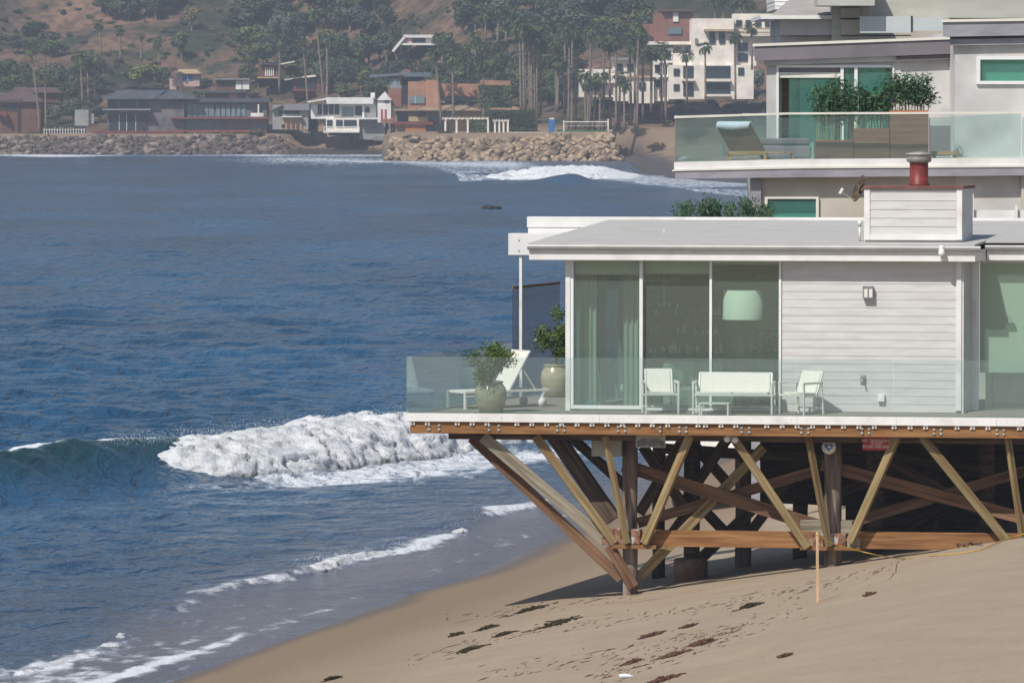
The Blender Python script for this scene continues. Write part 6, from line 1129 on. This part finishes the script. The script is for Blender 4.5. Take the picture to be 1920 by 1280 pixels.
def mark(px, pb, w_, w0, w1, m_, kind):
    k = min(LM, key=lambda q: math.hypot(q[0] - px, (q[1] - pb) * 1.5)); dx, dy = px - k[0], pb - k[1]
    v = 'above' if dy < -14 else 'below' if dy > 14 else ''; h = 'left of' if dx < -12 else 'right of' if dx > 12 else ''
    rel = (v + ' and ' + h) if v and h else (v or h or 'behind'); sz = 'small' if w_ < w0 + (w1 - w0) * .4 * 1.22 else 'broad' if w_ > w0 + (w1 - w0) * .8 * 1.22 else 'middle-sized'
    return sz + ' ' + {'fl_dark': 'dark green', 'fl_mid': 'olive green', 'fl_blue': 'grey-green', 'fl_dry': 'dry brownish', 'fl_lite': 'bright green'}[m_] + ' ' + kind + ' on the slope, ' + rel + ' the ' + k[2]
GT = "trees covering the slope behind the far houses"
rt = random.Random(12)
zones = [  # x0,x1, base y0,y1, n, w0,w1, h0,h1, material choice, label
    (820, 1085, 120, 215, 44, 34, 60, 34, 62, ('fl_dark', 'fl_mid', 'fl_blue'), "dark green broadleaf tree in the dense grove behind the palms and condominiums"),
    (-10, 190, 150, 205, 22, 34, 60, 28, 50, ('fl_dark', 'fl_mid'), "dark green bushy tree in the grove above the brown house at the far left"),
    (60, 190, 205, 240, 9, 30, 44, 24, 34, ('fl_blue', 'fl_dark'), "grey-green bushy tree between the brown house and the slate house"),
    (610, 745, 110, 205, 22, 40, 66, 40, 66, ('fl_dark', 'fl_mid', 'fl_blue'), "dark rounded tree in the grove above the white beach house"),
    (450, 610, 95, 190, 19, 34, 56, 34, 60, ('fl_dark', 'fl_mid'), "dark tree in the middle grove among the small slope houses"),
    (440, 725, 20, 75, 14, 50, 90, 36, 60, ('fl_dark', 'fl_blue'), "broad dark tree near the top edge in the middle of the hillside"),
    (200, 330, 10, 45, 7, 40, 70, 26, 42, ('fl_dark', 'fl_blue'), "dark tree cluster high on the left hillside"),
    (740, 900, 108, 150, 13, 30, 46, 16, 26, ('fl_dark', 'fl_mid'), "dark tree just below the white modern house on the hill"),
    (860, 1215, 10, 90, 27, 44, 76, 36, 60, ('fl_dark', 'fl_mid', 'fl_blue'), "tall dark tree high on the slope above the palm grove"),
    (1090, 1250, 200, 240, 16, 20, 32, 14, 24, ('fl_dark', 'fl_mid'), "low dark tree at the foot of the bluff behind the net"),
    (360, 480, 160, 190, 7, 26, 40, 14, 22, ('fl_mid', 'fl_dry'), "low olive tree between the pink house and the grey house"),
    (0, 120, 60, 110, 6, 34, 60, 22, 34, ('fl_dark', 'fl_blue'), "dark tree cluster on the upper left hillside"),
]
for x0, x1, y0, y1, n, w0, w1, h0, h1, mm, lb in zones:
    n = int(n * 1.45)
    for i in range(n): px = x0 + (x1 - x0) * (i + rt.random()) / n; pb = rt.uniform(y0, y1); w_ = rt.uniform(w0, w1) * 1.22; h_ = rt.uniform(h0, h1) * 1.18; m_ = rt.choice(mm); tree(px, pb, w_, h_, m_, mark(px, pb, w_, w0, w1, m_, 'tree'), GT)
for px, pb, w_, h_, m_, lb in ((262, 172, 105, 62, 'fl_lite', "broad yellow-green tree behind the roof of the slate house"), (340, 118, 56, 66, 'fl_dark', "large dark round tree standing alone right of the yellow-green tree"), (470, 95, 48, 62, 'fl_dark', "tall dark oval tree left of the middle grove"), (525, 120, 60, 110, 'fl_blue', "tall grey-green eucalyptus in the middle of the slope"), (305, 168, 60, 50, 'fl_blue', "bare-branched grey tree between yellow-green tree and pink house"), (585, 262, 46, 52, 'fl_dark', "round dark bush beside the white beach house deck"), (1150, 60, 60, 60, 'fl_blue', "grey-green tree behind the left wing of the condominiums at the top"), (360, 60, 40, 60, 'fl_dry', "thin dry-looking eucalyptus high on the brown hillside"), (1215, 200, 26, 30, 'fl_lite', "small bright green tree in front of the cream condominium block"), (990, 205, 34, 40, 'fl_lite', "small yellow-green tree right of the clipped hedge"), (1000, 236, 34, 34, 'fl_dark', "dark low tree behind the blue portable toilet"), (1400, 200, 60, 40, 'fl_dark', "dark bush on the bluff beside the grey terrace wall"), (1422, 178, 40, 60, 'fl_blue', "grey-green bush climbing the bluff right of the tower"), (1385, 214, 50, 30, 'fl_blue', "grey-green low bush hanging on the bluff edge")):
    tree(px, pb, w_, h_, m_, lb, None)
GS = "shrubs scattered over the dry hillside"
for i in range(210):
    px = rt.uniform(-20, 860); pb = rt.uniform(8, 170)
    tree(px, pb, rt.uniform(10, 26), rt.uniform(7, 16), rt.choice(('fl_dark', 'fl_mid', 'fl_dry', 'fl_blue')), mark(px, pb, rt.uniform(0, 1), 0, .82, 'fl_mid', 'shrub'), GS, trunk=False, name="shrub", cat="shrub")
for i in range(26): tree(rt.uniform(1180, 1440), rt.uniform(190, 222), rt.uniform(14, 30), rt.uniform(9, 17), rt.choice(('fl_dark', 'fl_mid')), "small dark shrub along the top of the bluff under the condominiums", "shrubs along the bluff top", trunk=False, name="shrub", cat="shrub")
for i, (px, pb, w_, h_, lb) in enumerate(((20, 240, 30, 16, "low olive shrub before the brown house at the left edge"), (430, 262, 40, 18, "greyish shrub on the left seawall below the grey house"), (480, 258, 44, 20, "greyish shrub at the right end of the left seawall"), (835, 250, 50, 9, "low creeping shrub along the right seawall below the long pergola"), (770, 262, 40, 14, "low creeping shrub at the left end of the right seawall"))): tree(px, pb, w_, h_, 'fl_dry' if i < 3 else 'fl_mid', lb, None, trunk=False, name="shrub", cat="shrub")
def hedge(x0, x1, y0, y1, Y, th, label, seed):
    rr = random.Random(seed); a = at(x0, y1, Y); b = at(x1, y0, Y); m = MB()
    n = int((b.x - a.x) * (b.z - a.z) * 26)
    for i in range(n):
        f = rr.random(); p = Vector((rr.uniform(a.x, b.x), Y + rr.uniform(-.15, .1) if f < .7 else Y + rr.uniform(0, th), rr.uniform(a.z, b.z) if f < .7 else b.z + rr.uniform(-.1, .15))); u_ = Vector((rr.gauss(0, 1), rr.gauss(0, .5), rr.gauss(0, 1))).normalized(); v_ = u_.cross(Vector((rr.gauss(0, .4), 1, rr.gauss(0, .4)))).normalized(); s = rr.uniform(.15, .32)
        m.add([p - u_ * s, p - v_ * s, p + u_ * s, p + v_ * s], [(0, 1, 2, 3)])
    o = m.build("hedge", M['fl_dark']); tag(o, label, "hedge"); MB().box((a.x, Y + .15, a.z), (b.x, Y + th - .1, b.z - .1)).build("inner_mass", M['fl_dark'], o)
hedge(898, 960, 163, 202, 985, 3, "tall clipped dark hedge right of the terracotta house", 1); hedge(912, 1003, 209, 247, 968, 4, "lower clipped dark hedge behind the small pergola", 2); hedge(880, 912, 222, 249, 962, 2, "short clipped hedge inside the long pergola", 3)
# palms: shared crowns, individual leaning trunks
def palm_crown(seed, n=44):
    rr = random.Random(seed); m = MB()
    for i in range(n):
        az = rr.random() * 6.28; el = rr.uniform(-.55, 1.3); L_ = rr.uniform(.75, 1.05); d = Vector((math.cos(az), math.sin(az), 0)); p = Vector((0, 0, 0)); pts = [p.copy()]; e = el
        for k in range(4): p = p + (d * math.cos(e) + Vector((0, 0, math.sin(e)))) * L_ / 4; e -= .38; pts.append(p.copy())
        s_ = d.cross(Vector((0, 0, 1)))
        for k in range(1, 4):
            for j in range(5):
                q = pts[k].lerp(pts[k + 1], j / 5); sg = 1 if j % 2 else -1; tip = q + s_ * sg * rr.uniform(.10, .22) + (pts[k + 1] - pts[k]).normalized() * .16 + Vector((0, 0, -.08)); m.add([q, q + (pts[k + 1] - pts[k]) * .28, tip], [(0, 1, 2)])
                sg = -sg; tip = q + s_ * sg * rr.uniform(.10, .22) + (pts[k + 1] - pts[k]).normalized() * .16 + Vector((0, 0, -.08)); m.add([q, q + (pts[k + 1] - pts[k]) * .28, tip], [(0, 1, 2)])
    return m
PC = []
for i in range(4): me = palm_crown(40 + i).mesh("crown"); me.materials.append(M['frond']); PC.append(me)
sk_ = MB(); rr = random.Random(9)
for i in range(120): a_ = rr.random() * 6.28; r0 = rr.uniform(.05, .12); z0 = rr.uniform(-.9, -.02); sk_.add([(r0 * math.cos(a_), r0 * math.sin(a_), z0), (r0 * math.cos(a_ + .5), r0 * math.sin(a_ + .5), z0), (r0 * 1.5 * math.cos(a_ + .25), r0 * 1.5 * math.sin(a_ + .25), z0 - .28)], [(0, 1, 2)])
SKM = sk_.mesh("dead_fronds"); SKM.materials.append(M['skirt'])
def palm(px, pt, pb, Y, lean=0, size=1.0, label="", group=None, r=.2):
    a = at(px + lean, pb, Y); b = at(px, pt + 8, Y); t = thing("palm_tree", label, "palm", a, 0, group); h = b - a; n = 6; m = MB()
    m.tube([(h.x * (k / n) ** 1.4 + .0, 0, -1 + (h.z + 1) * k / n) for k in range(n + 1)], [r * (1.25 - .45 * k / n) for k in range(n + 1)], 7); m.build("trunk", M['ptrunk'], t)
    k = random.randrange(4); newobj("crown", PC[k], t, (h.x, 0, h.z), (0, 0, random.uniform(0, 6.28)), (1.9 * size,) * 3); newobj("dead_fronds", SKM, t, (h.x, 0, h.z), (0, 0, random.uniform(0, 6)), (1.5 * size, 1.5 * size, 1.6 * size))
PL = [(57, 82, 246, 1052, 18, 1.1, "leaning palm, leftmost of all, its trunk slanting down to the left seawall"), (84, 76, 238, 1056, 2, 1.1, "straight tall palm just right of the leftmost leaning palm"), (149, 96, 186, 1075, 6, 1.25, "thick-headed palm, left of the close trio"), (163, 104, 178, 1080, 3, 1.1, "middle palm of the close trio above the slate house's left end"), (178, 100, 178, 1078, 0, 1.15, "right palm of the close trio above the slate house's left end"), (186, 36, 100, 1120, 3, .9, "slender palm high on the left hillside"), (224, 44, 104, 1130, 2, .7, "short slender palm standing alone on the brown slope"), (265, 58, 106, 1130, 0, .6, "thin bare-looking palm on the brown slope left of the dark round tree"), (296, 68, 112, 1100, 3, 1.0, "shaggy palm touching the dark round tree"), (568, 76, 215, 1070, 10, .95, "slender palm left of the two tallest middle palms"), (590, 18, 232, 1068, 20, 1.1, "tallest middle palm with a strongly leaning trunk"), (613, 56, 230, 1066, 1, 1.1, "upright tall palm right of the strongly leaning one"), (524, 66, 165, 1100, 0, 1.1, "shaggy palm in front of the middle grove"), (815, 90, 225, 995, 12, 1.0, "yellowish slender palm in front of the terracotta tower"), (848, 98, 218, 994, 2, 1.1, "palm in front of the terracotta house, right of the yellowish one"), (905, 112, 218, 992, 2, 1.0, "palm before the right end of the terracotta house")]
for px, pt, pb, Yp, ln, sz, lb in PL: palm(px, pt, pb, Yp, ln, sz, lb)
rq = random.Random(33); ORD = 'first second third fourth fifth sixth seventh eighth ninth tenth eleventh twelfth thirteenth fourteenth fifteenth sixteenth'.split()
for i, (px, pt, pb) in enumerate(((974, 48, 205), (980, 40, 205), (986, 60, 204), (992, 44, 206), (996, 56, 228), (1003, 52, 232), (1008, 66, 240), (1013, 58, 206))): palm(px, pt, pb, 975 + rq.uniform(0, 14), rq.uniform(-3, 6), rq.uniform(.95, 1.2), ORD[i] + " palm from the left in the tight tall cluster right of the terracotta house", "tight cluster of tall palms in the middle of the far shore")
for i, (px, pt, pb) in enumerate(((1042, 70, 200), (1048, 108, 200), (1060, 44, 205), (1068, 56, 230), (1073, 50, 248), (1080, 66, 236), (1108, 48, 232))): palm(px, pt, pb, 972 + rq.uniform(0, 12), rq.uniform(-3, 5), rq.uniform(.95, 1.2), ORD[i] + " palm from the left in the cluster behind the volleyball net", "palms behind the volleyball net")
for i, (px, pt, pb) in enumerate(((1096, 132, 230), (1104, 148, 236), (1117, 146, 238), (1126, 136, 240), (1132, 68, 236), (1142, 76, 236), (1155, 70, 234), (1163, 136, 234), (1170, 150, 236), (1180, 64, 220), (1190, 88, 236), (1197, 44, 240), (1205, 60, 215), (1222, 90, 200), (1240, 78, 208), (1246, 90, 214))): palm(px, pt, pb, 966 + rq.uniform(0, 10), rq.uniform(-3, 4), rq.uniform(.85, 1.1), ORD[i] + " palm from the left in the loose row before the cream condominiums", "palms in front of the condominiums")
for px, pt, pb, lb in ((1287, 94, 182, "small palm before the left part of the condominium tower's lower wing"), (1322, 80, 184, "palm standing against the condominium tower under its square windows"), (1378, 60, 184, "dark-trunked palm at the right corner of the condominium tower"), (1409, 44, 120, "palm by the pergola terrace right of the condominium tower")): palm(px, pt, pb, 968, 1, .9, lb, None, .16)
for i, (px, pt, pb) in enumerate(((912, 20, 70), (935, 10, 72), (948, 26, 70), (960, 12, 60), (1020, 40, 80), (1340, -10, 35), (1355, -14, 33), (1372, -6, 34), (1390, -12, 33), (1404, -4, 30), (890, 60, 120))): palm(px, pt, pb, 1075 if px > 1300 else 1060, rq.uniform(-3, 3), 1.1, ("distant palm near the top edge above the grove, number " + ORD[i] + " listed") if False else ("distant palm near the top edge, above the grove of dark trees" if px < 1200 else "distant palm near the top edge, above the condominium tower"), "distant palms near the top edge", .22)
# ================================================================ the air
MB().box((-420, -30, -6), (420, 1460, 150)).build("haze", M['haze'] if 'haze' in M else None) if False else None
hm = bpy.data.materials.new("haze"); hm.use_nodes = True; n = hm.node_tree; n.nodes.remove(n.nodes["Principled BSDF"]); pv = n.nodes.new("ShaderNodeVolumePrincipled"); pv.inputs['Density'].default_value = .00024; pv.inputs['Color'].default_value = (.74, .84, 1.0, 1); pv.inputs['Anisotropy'].default_value = .0
n.links.new(pv.outputs[0], n.nodes["Material Output"].inputs['Volume'])
zmax = max((o.matrix_world @ Vector(c)).z for o in bpy.data.objects if o.type == 'MESH' for c in o.bound_box)
hz = MB().box((-420, -12, -8), (420, 1460, max(zmax, 100) + 2)).build("haze", hm); tag(hz, kind='stuff')
